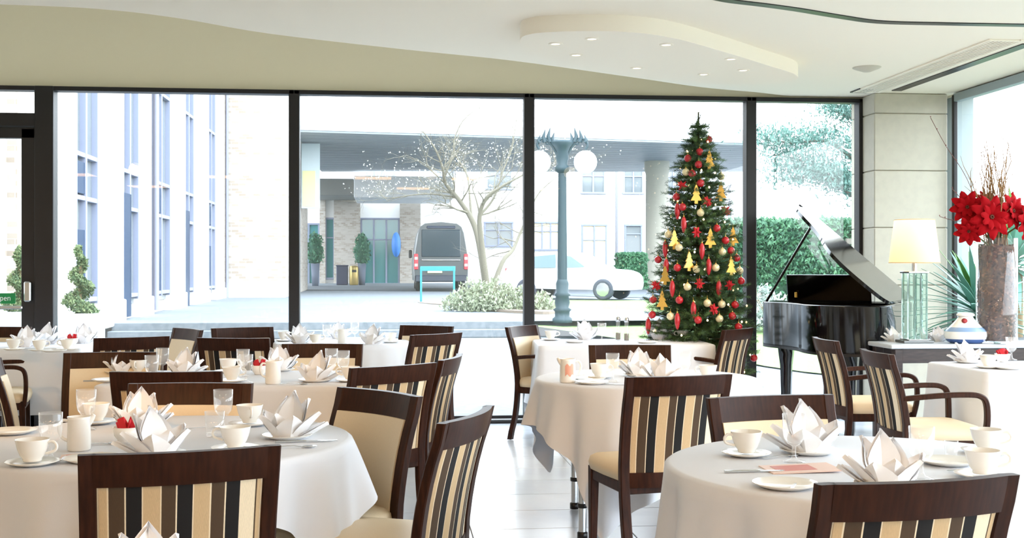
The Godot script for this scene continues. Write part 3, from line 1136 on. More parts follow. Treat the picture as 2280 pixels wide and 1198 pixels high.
	solo("planting_bed", s, textured(rgb8(150, 138, 126), noise_tex(0.2, Color(0.7, 0.68, 0.66), Color(1.1, 1.08, 1.05), 4), Vector3(1, 1, 1), 0.95), "dark soil bed under the low bush and bare tree", "flower bed")
	shrub("twiggy_shrub", "low spreading olive-green bush round the foot of the bare tree", court_at(1088, 27.8), 1.0, 0.82, rgb8(138, 150, 112), rgb8(206, 212, 184), 3600, Vector3(1.15, 1, 0.8))
	shrub("twiggy_shrub", "small olive-green bush behind the window post, left of the lamp post", court_at(1196, 27.4), 0.5, 0.5, rgb8(138, 150, 112), rgb8(206, 212, 184), 900)
	build_bare_tree()
	build_lamp_post()
	build_cedar()
	# green barrier stand
	var st := thing("sign_stand", "teal metal frame stand on the court in front of the dark van", "stand", court_at(975, 34.0))
	var tm := mat(rgb8(40, 132, 140), 0.5)
	for x in [-0.49, 0.47]:
		s = mb()
		box(s, Vector3(x, 0.5, 0), Vector3(0.06, 1.0, 0.06), 0.008)
		part(st, "leg", s, tm)
	s = mb()
	box(s, Vector3(0, 0.96, 0), Vector3(1.02, 0.14, 0.05), 0.008)
	part(st, "top_rail", s, tm)

func shrub(called: String, label: String, base: Vector3, r: float, h: float, c0: Color, c1: Color, n: int, stretch := Vector3.ONE) -> void:
	var t := thing(called, label, "shrub", base)
	var s := mb()
	for k in 26:
		var a := rng.randf() * TAU
		var e := Vector3(cos(a) * r * rng.randf_range(0.2, 0.85), h * rng.randf_range(0.5, 0.95), sin(a) * r * rng.randf_range(0.2, 0.85)) * stretch
		tube(s, [Vector3.ZERO, e * 0.5 + Vector3(0, h * 0.12, 0), e], [0.012, 0.008, 0.004], 5, false)
	part(t, "stem", s, mat(rgb8(150, 136, 116), 0.9))
	var pl := []
	var ti := []
	for i in n:
		var d := Vector3(rng.randfn(), rng.randfn(), rng.randfn()).normalized() * pow(rng.randf(), 0.4)
		d = Vector3(d.x * r, absf(d.y) * h, d.z * r) * stretch
		d.y *= 0.85 + 0.2 * sin(d.x * 9.0) * cos(d.z * 7.0)
		pl.append(turned(d, 1.0))
		ti.append(tint(c0 * 0.8, c1 * 0.8))
	scatter(t, "foliage", leaf_quad(0.05, 0.09), M.leaf, pl, ti)

func grow(s: SurfaceTool, a: Vector3, dir: Vector3, len_: float, r: float, level: int, tips: Array) -> void:
	var pts := [a]
	var p := a
	var d := dir
	for k in 4:
		d = (d + Vector3(rng.randfn(), rng.randfn() * 0.6 + 0.12, rng.randfn()) * 0.2).normalized()
		p += d * len_ / 4
		pts.append(p)
	tube(s, pts, [r, r * 0.86, r * 0.72, r * 0.6, r * 0.42], 6 if level < 2 else 4, false)
	tips.append(p)
	if level >= 4: return
	for k in (3 if level < 3 else 2):
		var i := rng.randi_range(1, 4)
		var nd := (d + Vector3(rng.randfn(), rng.randfn() * 0.5 + 0.1, rng.randfn()) * 0.75).normalized()
		grow(s, pts[i], nd, len_ * rng.randf_range(0.55, 0.8), r * 0.5, level + 1, tips)

func build_bare_tree() -> void:
	var t := thing("bare_tree", "bare winter tree with many pale twigs in front of the canopy", "tree")
	var d0 := 28.6
	var foot := court_at(1088, d0) - Vector3(0, 0.05, 0)
	var stems := [
		[[1086, 600, 0.0], [1068, 545, 0.2], [1050, 488, 0.3], [1018, 440, 0.3], [992, 408, 0.1], [985, 372, -0.2], [968, 330, -0.4], [940, 290, -0.5]],
		[[1087, 600, 0.0], [1072, 540, -0.3], [1068, 480, -0.5], [1084, 440, -0.7], [1118, 415, -0.8], [1160, 392, -0.9], [1215, 360, -0.8]],
		[[1090, 605, 0.0], [1118, 585, 0.2], [1142, 556, 0.5], [1158, 520, 0.7], [1180, 470, 0.8], [1200, 430, 0.9], [1238, 395, 1.0]],
		[[1050, 488, 0.3], [1046, 440, 0.6], [1040, 390, 0.9], [1010, 330, 1.0], [1030, 270, 1.1], [1075, 235, 1.2]],
		[[1018, 440, 0.3], [960, 432, 0.5], [905, 436, 0.6], [862, 446, 0.6]],
		[[1068, 480, -0.5], [1100, 440, -0.2], [1120, 380, 0.1], [1140, 330, 0.3], [1150, 260, 0.4]],
	]
	var bark := textured(rgb8(128, 122, 112), noise_tex(0.05, Color(0.75, 0.75, 0.72), Color(1.05, 1.05, 1.0), 4), Vector3(3, 3, 3), 0.9)
	var tips := []
	var n := 0
	for st in stems:
		var pts := []
		for p in st:
			pts.append(at_pixel(p[0], p[1], d0 + p[2]))
		if n < 3: pts[0] = foot + (pts[0] - foot) * 0.3
		pts = curve_of(pts, 4)
		var rad := []
		var r0: float = [0.11, 0.095, 0.075, 0.04, 0.028, 0.036][n]
		for k in pts.size():
			rad.append(lerpf(r0, 0.008, pow(float(k) / (pts.size() - 1), 0.75)))
		var s := mb()
		tube(s, pts, rad, 8, false)
		part(t, "stem", s, bark)
		s = mb()
		for k in range(pts.size() / 3, pts.size(), 2):
			for m in 2:
				var dv: Vector3 = (pts[k] - pts[k - 1]).normalized()
				dv = (dv + Vector3(rng.randfn() * 0.8, rng.randfn() * 0.45 + 0.1, rng.randfn() * 0.6)).normalized()
				grow(s, pts[k], dv, rng.randf_range(0.55, 1.0), maxf(rad[k] * 0.42, 0.007), 1, tips)
		part(t, "twig", s, bark).set_meta("kind", "stuff")
		n += 1
	var pl := []
	var ti := []
	for p in tips:
		if rng.randf() < 0.35 and p.y < 4.4 and p.y > 3.2:
			for k in 2:
				pl.append(turned(p + Vector3(rng.randfn(), rng.randfn(), rng.randfn()) * 0.05, 1.0))
				ti.append(tint(rgb8(228, 226, 214), rgb8(250, 250, 246)))
	scatter(t, "bud", leaf_quad(0.024, 0.035), M.leaf, pl, ti)

func build_lamp_post() -> void:
	var base := court_at(1252, 23.3)
	base.y = rise(base.z) - 0.04
	var t := thing("lamp_post", "ornate teal lamp post with white globes on the lawn", "lamp post", base)
	var iron := mat(rgb8(20, 48, 57), 0.55)
	var s := mb()
	lathe(s, [Vector2(0.0, 0), Vector2(0.2, 0), Vector2(0.2, 0.08), Vector2(0.15, 0.12), Vector2(0.15, 0.22), Vector2(0.19, 0.26), Vector2(0.13, 0.3), Vector2(0.155, 0.4), Vector2(0.13, 0.52), Vector2(0.17, 0.55), Vector2(0.12, 0.6), Vector2(0.13, 0.78), Vector2(0.1, 0.86)], 16, Transform3D(), Vector2.ONE)
	part(t, "pedestal", s, iron)
	s = mb()
	s.set_smooth_group(0)
	var prof := []
	for k in 16:
		prof.append(1.0)
	var rows := []
	for y in [0.84, 1.6, 2.4, 3.02]:
		var row := []
		for k in 32:
			var r: float = (0.092 - (y - 0.84) * 0.008) * (1.0 + (0.07 if k % 2 else -0.05))
			row.append(Vector3(cos(TAU * k / 32) * r, y, sin(TAU * k / 32) * r))
		rows.append(row)
	sheet(s, rows, true)
	part(t, "fluted_shaft", s, iron)
	s = mb()
	lathe(s, [Vector2(0.08, 2.98), Vector2(0.14, 3.02), Vector2(0.15, 3.1), Vector2(0.1, 3.16), Vector2(0.13, 3.28), Vector2(0.12, 3.4), Vector2(0.17, 3.5), Vector2(0.24, 3.58), Vector2(0.22, 3.62), Vector2(0.0, 3.66)], 16)
	part(t, "capital", s, iron)
	for k in 2:
		var a := YAW + k * PI
		var dv := Vector3(cos(a), 0, sin(a))
		s = mb()
		var pts := []
		for q in [[0.08, 3.3], [0.2, 3.52], [0.34, 3.66], [0.46, 3.64], [0.5, 3.54], [0.46, 3.46]]:
			pts.append(dv * q[0] + Vector3(0, q[1], 0))
		tube(s, curve_of(pts, 5), 0.026, 8)
		var sc := []
		for i in 14:
			var r := 0.1 - i * 0.006
			sc.append(dv * (0.3 + cos(i * 0.5) * r) + Vector3(0, 3.6 + sin(i * 0.5) * r, 0))
		tube(s, sc, 0.018, 6)
		# acanthus points above the arm
		for q in [[0.16, 0.1], [0.24, 0.2], [0.34, 0.16], [0.44, 0.05]]:
			var bp: Vector3 = dv * q[0] + Vector3(0, 3.6, 0)
			tube(s, [bp, bp + dv * 0.04 + Vector3(0, q[1] * 0.6, 0), bp + dv * 0.0 + Vector3(0, q[1] + 0.1, 0)], [0.05, 0.04, 0.004], 6)
		part(t, "scroll_arm", s, iron)
		s = mb()
		var gl := []
		for i in 13:
			var th := PI * i / 12.0
			gl.append(Vector2(sin(th) * 0.235, -cos(th) * 0.235))
		lathe(s, gl, 20, moved(dv * 0.46 + Vector3(0, 3.2, 0)))
		part(t, "globe", s, mat(rgb8(248, 248, 246), 0.3))

func build_cedar() -> void:
	var t := thing("cedar_tree", "large blue-green conifer with layered boughs beyond the hedge", "tree")
	var d0 := 44.0
	var bark := mat(rgb8(120, 112, 104), 0.9)
	var foot := court_at(1992, d0)
	var s := mb()
	var trunk := [foot, foot + Vector3(0.1, 3, 0), foot + Vector3(-0.2, 6, 0), foot + Vector3(0.0, 9.5, 0)]
	tube(s, curve_of(trunk, 5), 0.26, 10)
	part(t, "trunk", s, bark)
	var boughs := [[[1985, 470], [1905, 440], [1850, 395], [1795, 360], [1725, 345]], [[1985, 380], [1900, 350], [1840, 315], [1765, 318], [1700, 310]], [[1985, 300], [1930, 280], [1880, 255], [1850, 245]], [[1985, 440], [1895, 415], [1860, 405], [1790, 395], [1735, 400]], [[1985, 260], [1930, 240], [1870, 228]]]
	var pl := []
	var ti := []
	for b in boughs:
		var pts := []
		var dz := rng.randf_range(-1.2, 1.2)
		for i in b.size():
			pts.append(at_pixel(b[i][0], b[i][1], d0 + dz * i / b.size()))
		pts = curve_of(pts, 5)
		var rad := []
		for k in pts.size(): rad.append(lerpf(0.1, 0.02, float(k) / pts.size()))
		s = mb()
		tube(s, pts, rad, 6, false)
		part(t, "bough", s, bark)
		for k in range(4, pts.size()):
			for m in 150:
				var off := Vector3(rng.randfn() * 0.42, rng.randfn() * 0.16 + 0.16, rng.randfn() * 0.5)
				off.y += 0.25 * sin(k * 1.7 + dz * 3.0)
				pl.append(turned(pts[k] + off, 1.0))
				ti.append(tint(rgb8(56, 96, 88), rgb8(116, 150, 138)))
	scatter(t, "foliage", leaf_quad(0.05, 0.19), M.leaf, pl, ti)

func build_vehicles() -> void:
	# dark van seen from behind
	var b := court_at(982, 45.0)
	var t := thing("van", "dark blue-green van parked with its back to the court", "van", b, -YAW + 0.1)
	var paint := mat(rgb8(10, 27, 32), 0.25)
	paint.clearcoat_enabled = true
	var s := mb()
	var sect := [[-1.04, 0.42], [-1.06, 0.8], [-1.05, 1.3], [-0.98, 1.75], [-0.9, 2.25], [-0.8, 2.5], [-0.62, 2.62], [0.0, 2.68]]
	var outline := []
	for p in sect: outline.append(Vector2(p[0], p[1]))
	for i in range(sect.size() - 2, -1, -1): outline.append(Vector2(-sect[i][0], sect[i][1]))
	var rows := []
	for st in [[0.0, 0.97, 0.0], [-0.12, 1.0, 0.0], [-4.2, 1.0, 0.0], [-4.9, 0.97, 0.0], [-5.4, 0.9, 0.9], [-5.6, 0.85, 1.2]]:
		var row := []
		for p in outline:
			row.append(Vector3(p.x * st[1], minf(p.y, 2.7 - st[2]), st[0]))
		rows.append(row)
	sheet(s, rows)
	s.set_smooth_group(-1)
	for e in [0, 5]:
		for i in range(1, outline.size() - 1):
			tri(s, rows[e][0], rows[e][i], rows[e][i + 1])
	part(t, "body", s, paint)
	var glassy := mat(rgb8(34, 50, 60), 0.1)
	s = mb()
	box(s, Vector3(0, 1.86, 0.01), Vector3(1.5, 1.05, 0.05), 0.02)
	part(t, "rear_window", s, glassy)
	s = mb()
	box(s, Vector3(0, 2.48, 0.02), Vector3(1.1, 0.1, 0.06), 0.02)
	part(t, "high_brake_light", s, mat(rgb8(30, 40, 60), 0.4))
	for x in [-0.96, 0.96]:
		s = mb()
		box(s, Vector3(x, 1.15, 0.03), Vector3(0.16, 0.6, 0.08), 0.02)
		var lt := part(t, "tail_light", s, mat(rgb8(190, 50, 60), 0.25))
		s = mb()
		for y in [1.02, 1.28]:
			box(s, Vector3(x, y, 0.075), Vector3(0.11, 0.1, 0.02), 0.004)
		part(lt, "reverse_lens", s, mat(rgb8(240, 230, 230), 0.2))
		s = mb()
		lathe(s, [Vector2(0.0, -0.12), Vector2(0.28, -0.12), Vector2(0.35, -0.08), Vector2(0.35, 0.08), Vector2(0.28, 0.12), Vector2(0, 0.12)], 24, Transform3D(Basis(Vector3.BACK, PI / 2), Vector3(x * 0.88, 0.35, -0.9)))
		part(t, "wheel", s, M.black)
		s = mb()
		lathe(s, [Vector2(0.0, -0.12), Vector2(0.28, -0.12), Vector2(0.35, -0.08), Vector2(0.35, 0.08), Vector2(0.28, 0.12), Vector2(0, 0.12)], 24, Transform3D(Basis(Vector3.BACK, PI / 2), Vector3(x * 0.88, 0.35, -4.4)))
		part(t, "wheel", s, M.black)
		s = mb()
		box(s, Vector3(x * 1.17, 1.5, -4.3), Vector3(0.14, 0.34, 0.2), 0.03)
		part(t, "wing_mirror", s, M.black)
	s = mb()
	box(s, Vector3(0, 0.5, 0.06), Vector3(2.0, 0.26, 0.16), 0.04)
	part(t, "bumper", s, mat(rgb8(40, 46, 58), 0.5))
	s = mb()
	box(s, Vector3(0, 1.22, 0.04), Vector3(1.5, 0.04, 0.05), 0.01)
	part(t, "chrome_strip", s, M.steel)
	s = mb()
	box(s, Vector3(-0.24, 0.78, 0.04), Vector3(0.56, 0.13, 0.04), 0.005)
	part(t, "licence_plate", s, mat(rgb8(232, 222, 150), 0.5))
	# white car
	b = court_at(1278, 36.2)
	t = thing("car", "white car parked on the drive behind the teal lamp post", "car", b, -YAW - 0.42)
	paint = mat(rgb8(206, 211, 216), 0.25)
	paint.clearcoat_enabled = true
	var side := [[-1.95, 0.35], [-2.0, 0.62], [-1.95, 0.9], [-1.75, 1.05], [-1.35, 1.36], [-0.8, 1.46], [-0.1, 1.46], [0.35, 1.36], [0.95, 0.98], [1.6, 0.9], [1.92, 0.76], [2.0, 0.5], [1.95, 0.3]]
	s = mb()
	var pts := []
	for p in side: pts.append(Vector2(p[0], p[1]))
	pts = curve_of(pts, 4)
	rows = []
	for st in [[-0.84, 0.94], [-0.8, 1.0], [0.8, 1.0], [0.84, 0.94]]:
		var row := []
		for p in pts:
			var inward: float = clampf((p.y - 0.95) * 0.3, 0.0, 0.2)
			row.append(Vector3(p.x * (0.99 if st[1] < 1.0 else 1.0), (p.y - 0.3) * st[1] + 0.3, st[0] * (1.0 - inward)))
		rows.append(row)
	sheet(s, rows)
	s.set_smooth_group(-1)
	for e in [0, 3]:
		for i in range(1, pts.size() - 1):
			tri(s, rows[e][0], rows[e][i], rows[e][i + 1])
	part(t, "body", s, paint)
	s = mb()
	for zs in [1.0, -1.0]:
		prism(s, [Vector2(-1.25, 0.98), Vector2(-1.05, 1.32), Vector2(-0.3, 1.38), Vector2(-0.3, 0.98)], -0.02, 0.02, Transform3D(Basis(Vector3.RIGHT, -PI / 2), Vector3(0, 0, 0.79 * zs)))
		prism(s, [Vector2(-0.22, 0.98), Vector2(-0.22, 1.38), Vector2(0.2, 1.32), Vector2(0.7, 0.98)], -0.02, 0.02, Transform3D(Basis(Vector3.RIGHT, -PI / 2), Vector3(0, 0, 0.79 * zs)))
	part(t, "side_window", s, mat(rgb8(120, 138, 150), 0.05))
	for x in [-1.25, 1.25]:
		for z in [0.78, -0.78]:
			s = mb()
			lathe(s, [Vector2(0.0, -0.1), Vector2(0.24, -0.1), Vector2(0.32, -0.07), Vector2(0.32, 0.07), Vector2(0.24, 0.1), Vector2(0.2, 0.08), Vector2(0, 0.07)], 24, Transform3D(Basis(Vector3.RIGHT, PI / 2), Vector3(x, 0.32, z)))
			var wh := part(t, "wheel", s, mat(rgb8(60, 64, 76), 0.7))
			s = mb()
			lathe(s, [Vector2(0.0, 0.09), Vector2(0.05, 0.09), Vector2(0.21, 0.075)], 10, Transform3D(Basis(Vector3.RIGHT, PI / 2 * signf(z)), Vector3(x, 0.32, z + 0.02 * signf(z))))
			part(wh, "wheel_rim", s, M.steel)
	for z in [-0.7, 0.7]:
		s = mb()
		box(s, Vector3(-1.9, 0.9, z * 0.9), Vector3(0.2, 0.16, 0.3), 0.03)
		part(t, "tail_light", s, mat(rgb8(214, 70, 70), 0.3))

# ---------- dining chairs
const BACK := [Vector2(-0.255, 0.0), Vector2(-0.205, 0.2), Vector2(-0.185, 0.42), Vector2(-0.195, 0.55), Vector2(-0.225, 0.7), Vector2(-0.272, 0.865)]

func back_z(y: float) -> float:
	for i in BACK.size() - 1:
		if y <= BACK[i + 1].y:
			var p0: Vector2 = BACK[maxi(i - 1, 0)]
			var p3: Vector2 = BACK[mini(i + 2, BACK.size() - 1)]
			return BACK[i].cubic_interpolate(BACK[i + 1], p0, p3, (y - BACK[i].y) / (BACK[i + 1].y - BACK[i].y)).x
	return BACK[-1].x

func back_point(u: float, y: float, off: float) -> Vector3:
	# a point of the curved back; u from -1 to 1 across, off outwards (to the rear)
	var hw := lerpf(0.196, 0.212, y / 0.865)
	return Vector3(u * hw, y, back_z(y) - 0.03 * (1.0 - u * u) - off)

func slab_back(y0: float, y1: float, thick: float, uw: float, mid_off: float, rows_n := 6) -> SurfaceTool:
	var s := mb()
	var nu := 10
	var grids := []
	for side in [1.0, -1.0]:
		var rows := []
		for j in rows_n + 1:
			var row := []
			for i in nu + 1:
				row.append(back_point(lerpf(-uw, uw, float(i) / nu), lerpf(y0, y1, float(j) / rows_n), mid_off + side * thick / 2))
			rows.append(row)
		grids.append(rows)
	sheet(s, grids[0], false, 1)
	var flip := []
	for r in grids[1]:
		var q: Array = r.duplicate()
		q.reverse()
		flip.append(q)
	sheet(s, flip, false, 2)
	var a: Array = grids[0]
	var b: Array = grids[1]
	sheet(s, [a[-1], b[-1]], false, 3)
	sheet(s, [b[0], a[0]], false, 4)
	s.set_smooth_group(-1)
	for j in rows_n:
		quad(s, a[j][0], a[j + 1][0], b[j + 1][0], b[j][0])
		quad(s, a[j][nu], b[j][nu], b[j + 1][nu], a[j + 1][nu])
	return s

func striped_back() -> SurfaceTool:
	var s := mb()
	s.set_smooth_group(0)
	var nu := 12
	var nv := 6
	for j in nv:
		for i in nu:
			var q := []
			for k in [[0, 0], [0, 1], [1, 1], [1, 0]]:
				var fu := float(i + k[0]) / nu
				var fv := float(j + k[1]) / nv
				var bulge := 0.004 * (1.0 - pow(2.0 * fv - 1.0, 4.0)) * (1.0 - pow(2.0 * fu - 1.0, 4.0))
				q.append([back_point(lerpf(0.93, -0.93, fu), lerpf(0.452, 0.782, fv), 0.008 + bulge), Vector2(fu, fv)])
			for k in [0, 1, 2, 0, 2, 3]:
				s.set_uv(q[k][1])
				s.add_vertex(q[k][0])
	return s

func column(s: SurfaceTool, pts: Array, w: float, thick: Array, c: float) -> void:
	# a post whose level sections follow pts
	var rings := []
	for i in pts.size():
		var a := w / 2
		var b: float = thick[i] / 2
		var ring := []
		for q in [[a - c, b], [a, b - c], [a, c - b], [a - c, -b], [c - a, -b], [-a, c - b], [-a, b - c], [c - a, b]]:
			ring.append(pts[i] + Vector3(q[0], 0, q[1]))
		rings.append(ring)
	for k in 8:
		s.set_smooth_group(k + 1)
		var j := (k + 1) % 8
		for i in rings.size() - 1:
			quad(s, rings[i][k], rings[i + 1][k], rings[i + 1][j], rings[i][j])
	s.set_smooth_group(-1)
	for k in range(1, 7):
		tri(s, rings[0][0], rings[0][k], rings[0][k + 1])
		tri(s, rings[-1][0], rings[-1][k + 1], rings[-1][k])

func make_chair(arms: bool) -> Node3D:
	var t := thing("armchair" if arms else "dining_chair", "", "armchair" if arms else "dining chair")
	t.set_meta("base_name", "armchair" if arms else "dining_chair")
	for sx in [-1.0, 1.0]:
		var s := mb()
		var pts := []
		for k in 15:
			var y := 0.865 * k / 14.0
			pts.append(Vector3(sx * lerpf(0.208, 0.222, y / 0.865), y, back_z(y)))
		var thick := []
		for k in 15: thick.append(lerpf(0.038, 0.03, k / 14.0))
		column(s, pts, 0.042, thick, 0.004)
		part(t, "rear_leg", s, M.wood)
		s = mb()
		beam(s, [Vector3(sx * 0.205, 0, 0.215), Vector3(sx * 0.205, 0.42, 0.2)], Vector3.RIGHT, [0.03, 0.042], [0.03, 0.042], 0.004)
		part(t, "front_leg", s, M.wood)
	part(t, "top_rail", slab_back(0.782, 0.865, 0.03, 0.99, 0.0, 3), M.wood)
	part(t, "lower_rail", slab_back(0.388, 0.452, 0.026, 0.97, 0.0, 2), M.wood)
	part(t, "back_pad", slab_back(0.452, 0.782, 0.03, 0.955, -0.008, 6), M.leather)
	part(t, "striped_back_cover", striped_back(), M.stripes, "striped brown, black and cream fabric rear of the backrest")
	var s := mb()
	for e in [[0, 0.385, 0.205, 0.4, 0.03], [-0.205, 0.385, 0.0, 0.03, 0.4], [0.205, 0.385, 0.0, 0.03, 0.4], [0, 0.385, -0.185, 0.4, 0.03]]:
		box(s, Vector3(e[0], e[1], e[2]), Vector3(e[3], 0.05, e[4]), 0.005)
	part(t, "seat_frame", s, M.wood)
	s = mb()
	var rows := []
	var prof := [[0.41, 0.0, 0.0], [0.41, 0.0, 1.0], [0.44, 0.006, 1.0], [0.465, 0.0, 1.0], [0.478, -0.02, 1.0], [0.485, -0.06, 1.0], [0.488, -0.14, 1.0], [0.489, 0.0, 0.0]]
	for p in prof:
		var row := []
		for k in 40:
			var a := TAU * k / 40
			var ca := cos(a)
			var sa := sin(a)
			var e := 0.22
			var x: float = signf(ca) * pow(absf(ca), e) * (0.228 + p[1]) * p[2]
			var z: float = signf(sa) * pow(absf(sa), e) * (0.215 + p[1]) * p[2]
			x *= 1.0 - 0.06 * (1.0 if z < 0 else 0.0) * absf(z) / 0.215
			row.append(Vector3(x, p[0], z + 0.022))
		rows.append(row)
	sheet(s, rows, true)
	part(t, "seat_cushion", s, M.leather)
	if arms:
		for sx in [-1.0, 1.0]:
			s = mb()
			var pts := curve_of([Vector3(sx * 0.222, 0.63, -0.21), Vector3(sx * 0.248, 0.648, -0.05), Vector3(sx * 0.255, 0.655, 0.1), Vector3(sx * 0.255, 0.648, 0.185), Vector3(sx * 0.254, 0.61, 0.222), Vector3(sx * 0.25, 0.5, 0.228), Vector3(sx * 0.222, 0.39, 0.215)], 5)
			beam(s, pts, Vector3.RIGHT, 0.034, 0.028, 0.006)
			part(t, "arm", s, M.wood)
	return t

func place_chairs() -> void:
	var protos := [make_chair(false), make_chair(true)]
	var used := [false, false]
	# back-top centre in the photograph, its distance, the way the sitter faces (sideways, away), arms, label
	var list := [
		[405, 2.90, -0.34, 0.94, 0, "striped-back dining chair closest in front of the left round table, its back to us"],
		[2045, 2.50, -0.25, 0.97, 0, "striped-back dining chair in the near right corner, its back cut by the frame edge"],
		[1512, 4.92, -0.29, 0.96, 0, "striped-back dining chair standing before the middle round table, legs in view"],
		[1716, 4.12, 0.26, -0.97, 0, "dark chair facing us behind the near right table, beyond the tea cup"],
		[425, 4.58, 0.02, -1.0, 0, "dark chair facing us on the far side of the near left round table"],
		[370, 5.12, -0.05, 1.0, 0, "dark chair with its back to us at the near side of the second left table"],
		[877, 5.45, -0.66, 0.75, 0, "striped-back chair at the right end of the second left table, behind the cream-fronted one"],
		[842, 4.28, -0.72, -0.69, 0, "chair showing its plain cream front, at the right of the near left round table"],
		[1039, 3.62, -0.96, 0.28, 0, "striped-back chair seen nearly side-on at the aisle, seat turned to the near left table"],
		[972, 8.1, -0.74, 0.67, 0, "striped-back chair at the right of the window table, brown top rail catching light"],
		[1003, 5.97, -0.989, 0.15, 0, "narrow side-on striped chair at the aisle end of the second left table"],
		[950, 9.25, -0.45, -0.89, 0, "dark chair by the glass behind the right end of the window table"],
		[718, 7.0, 0.0, -1.0, 0, "dark chair facing us across the second left table, behind the folded napkins"],
		[520, 7.6, 0.1, 0.99, 0, "brown chair with narrow tan stripes in front of the window table"],
		[418, 8.76, -0.77, -0.64, 0, "chair with white front panel turned to the far left table"],
		[540, 8.96, 0.5, -0.86, 0, "chair by the glass at the left of the window table, rail reflecting blue"],
		[294, 7.7, -0.5, 0.86, 0, "dark chair with its back to us at the right of the far left table"],
		[247, 6.28, 0.15, -0.99, 0, "chair with pale front panel at the far left corner of the second left table"],
		[1402, 6.9, 0.0, -1.0, 0, "dark chair facing us on the far side of the middle round table"],
		[-8, 5.7, 0.93, 0.36, 0, "chair cut by the left frame edge, its post shining pale blue"],
		[0, 9.05, 0.0, -1.0, 0, "dark chair by the glass door behind the far left table"],
		[1162, 9.2, 0.86, -0.5, 1, "dark armchair with white front at the left end of the tree table"],
		[1643, 8.76, -0.8, 0.6, 1, "striped-back armchair in front of the Christmas tree, at the right of the tree table"],
		[1952, 6.36, 1.0, 0.03, 1, "striped armchair with curved arm at the right corner table, nearest us"],
		[1838, 7.5, 1.0, 0.04, 1, "striped armchair in front of the grand piano's left leg"],
		[-112, 7.95, 0.9, 0.3, 1, "armchair cut by the left frame edge, only its dark arm showing"],
	]
	for c in list:
		var f := heading(c[2], c[3])
		var at := flat_at(c[0], c[1]) + f * 0.27
		at.y = 0.006
		var turn := atan2(f.x, f.z)
		var k: int = c[4]
		if not used[k]:
			used[k] = true
			protos[k].position = at
			protos[k].rotation.y = turn
			protos[k].set_meta("label", c[5])
		else:
			again(protos[k], c[5], at, turn)

# ---------- tables and cloths
func outline_point(a: float, hx: float, hz: float, rc: float) -> Array:
	# point and outward normal of a rounded rectangle, by angle
	var dx := cos(a)
	var dz := sin(a)
	var ix := hx - rc
	var iz := hz - rc
	# walk along the ray until it meets the outline
	var lo := 0.0
	var hi := hx + hz
	for k in 24:
		var m := (lo + hi) / 2
		var q := Vector2(maxf(absf(dx * m) - ix, 0.0), maxf(absf(dz * m) - iz, 0.0))
		var inside: bool = q.length() < rc if rc > 0.0 else (absf(dx * m) < hx and absf(dz * m) < hz)
		if inside: lo = m
		else: hi = m
	var p := Vector2(dx * lo, dz * lo)
	var n := Vector2(signf(p.x) * maxf(absf(p.x) - ix, 0.0), signf(p.y) * maxf(absf(p.y) - iz, 0.0))
	if n.length() < 1e-5:
		n = Vector2(dx, dz)
	return [p, n.normalized()]

func cloth_mesh(hx: float, hz: float, rc: float, sx: float, sz: float, corner: float, folds: int, amp: float, seed_: int, off := Vector2.ZERO) -> SurfaceTool:
	# a rectangular cloth of half-sizes sx, sz turned by corner, lying on a rounded table of half-sizes hx, hz
	var s := mb()
	var n := 288
	var nr := 14
	var r0 := RandomNumberGenerator.new()
	r0.seed = seed_
	var ph := [r0.randf() * TAU, r0.randf() * TAU, r0.randf() * TAU]
	var top := []
	var drops := []
	for k in n:
		var a := TAU * k / n
		var pn := outline_point(a, hx, hz, rc)
		var p: Vector2 = pn[0]
		var nn: Vector2 = pn[1]
		# length of cloth left over beyond the edge
		var dv := nn.rotated(-corner)
		var pr := (p - off).rotated(-corner)
		var lx := (sx - pr.x * signf(dv.x)) / maxf(absf(dv.x), 1e-4)
		var lz := (sz - pr.y * signf(dv.y)) / maxf(absf(dv.y), 1e-4)
		top.append(pn)
		drops.append(clampf(minf(lx, lz), 0.05, 0.705))
	for k in n:  # soften the points a little
		pass
	var rows := []
	rows.append([])
	for k in n: rows[0].append(Vector3(top[k][0].x * 0.5, TOP, top[k][0].y * 0.5))
	rows.append([])
	for k in n: rows[1].append(Vector3(top[k][0].x - top[k][1].x * 0.012, TOP, top[k][0].y - top[k][1].y * 0.012))
	rows.append([])
	for k in n: rows[2].append(Vector3(top[k][0].x - top[k][1].x * 0.003, TOP - 0.003, top[k][0].y - top[k][1].y * 0.003))
	for j in nr + 1:
		var row := []
		var v := float(j) / nr
		for k in n:
			var a := TAU * k / n
			var d: float = drops[k] * v
			var w: float = amp * pow(v, 0.8) * (0.55 * sin(a * folds + ph[0]) + 0.3 * sin(a * (folds * 2 - 3) + ph[1]) + 0.25 * sin(a * 5 + ph[2]))
			# the corners of the cloth gather into pointed folds
			var gather: float = pow(clampf((drops[k] - 0.3) / 0.35, 0.0, 1.0), 1.5)
			var flare: float = 0.006 + v * 0.035 + w * (1.0 + gather * 0.6) + gather * v * 0.03
			var p: Vector2 = top[k][0] + top[k][1] * flare
			row.append(Vector3(p.x, TOP - 0.01 - d * (1.0 - 0.03 * v), p.y))
		rows.append(row)
	sheet(s, rows, true)
	s.set_smooth_group(0)
	for k in n:
		var q := (k + 1) % n
		tri(s, rows[0][k], Vector3(0, TOP, 0), rows[0][q])
	return s

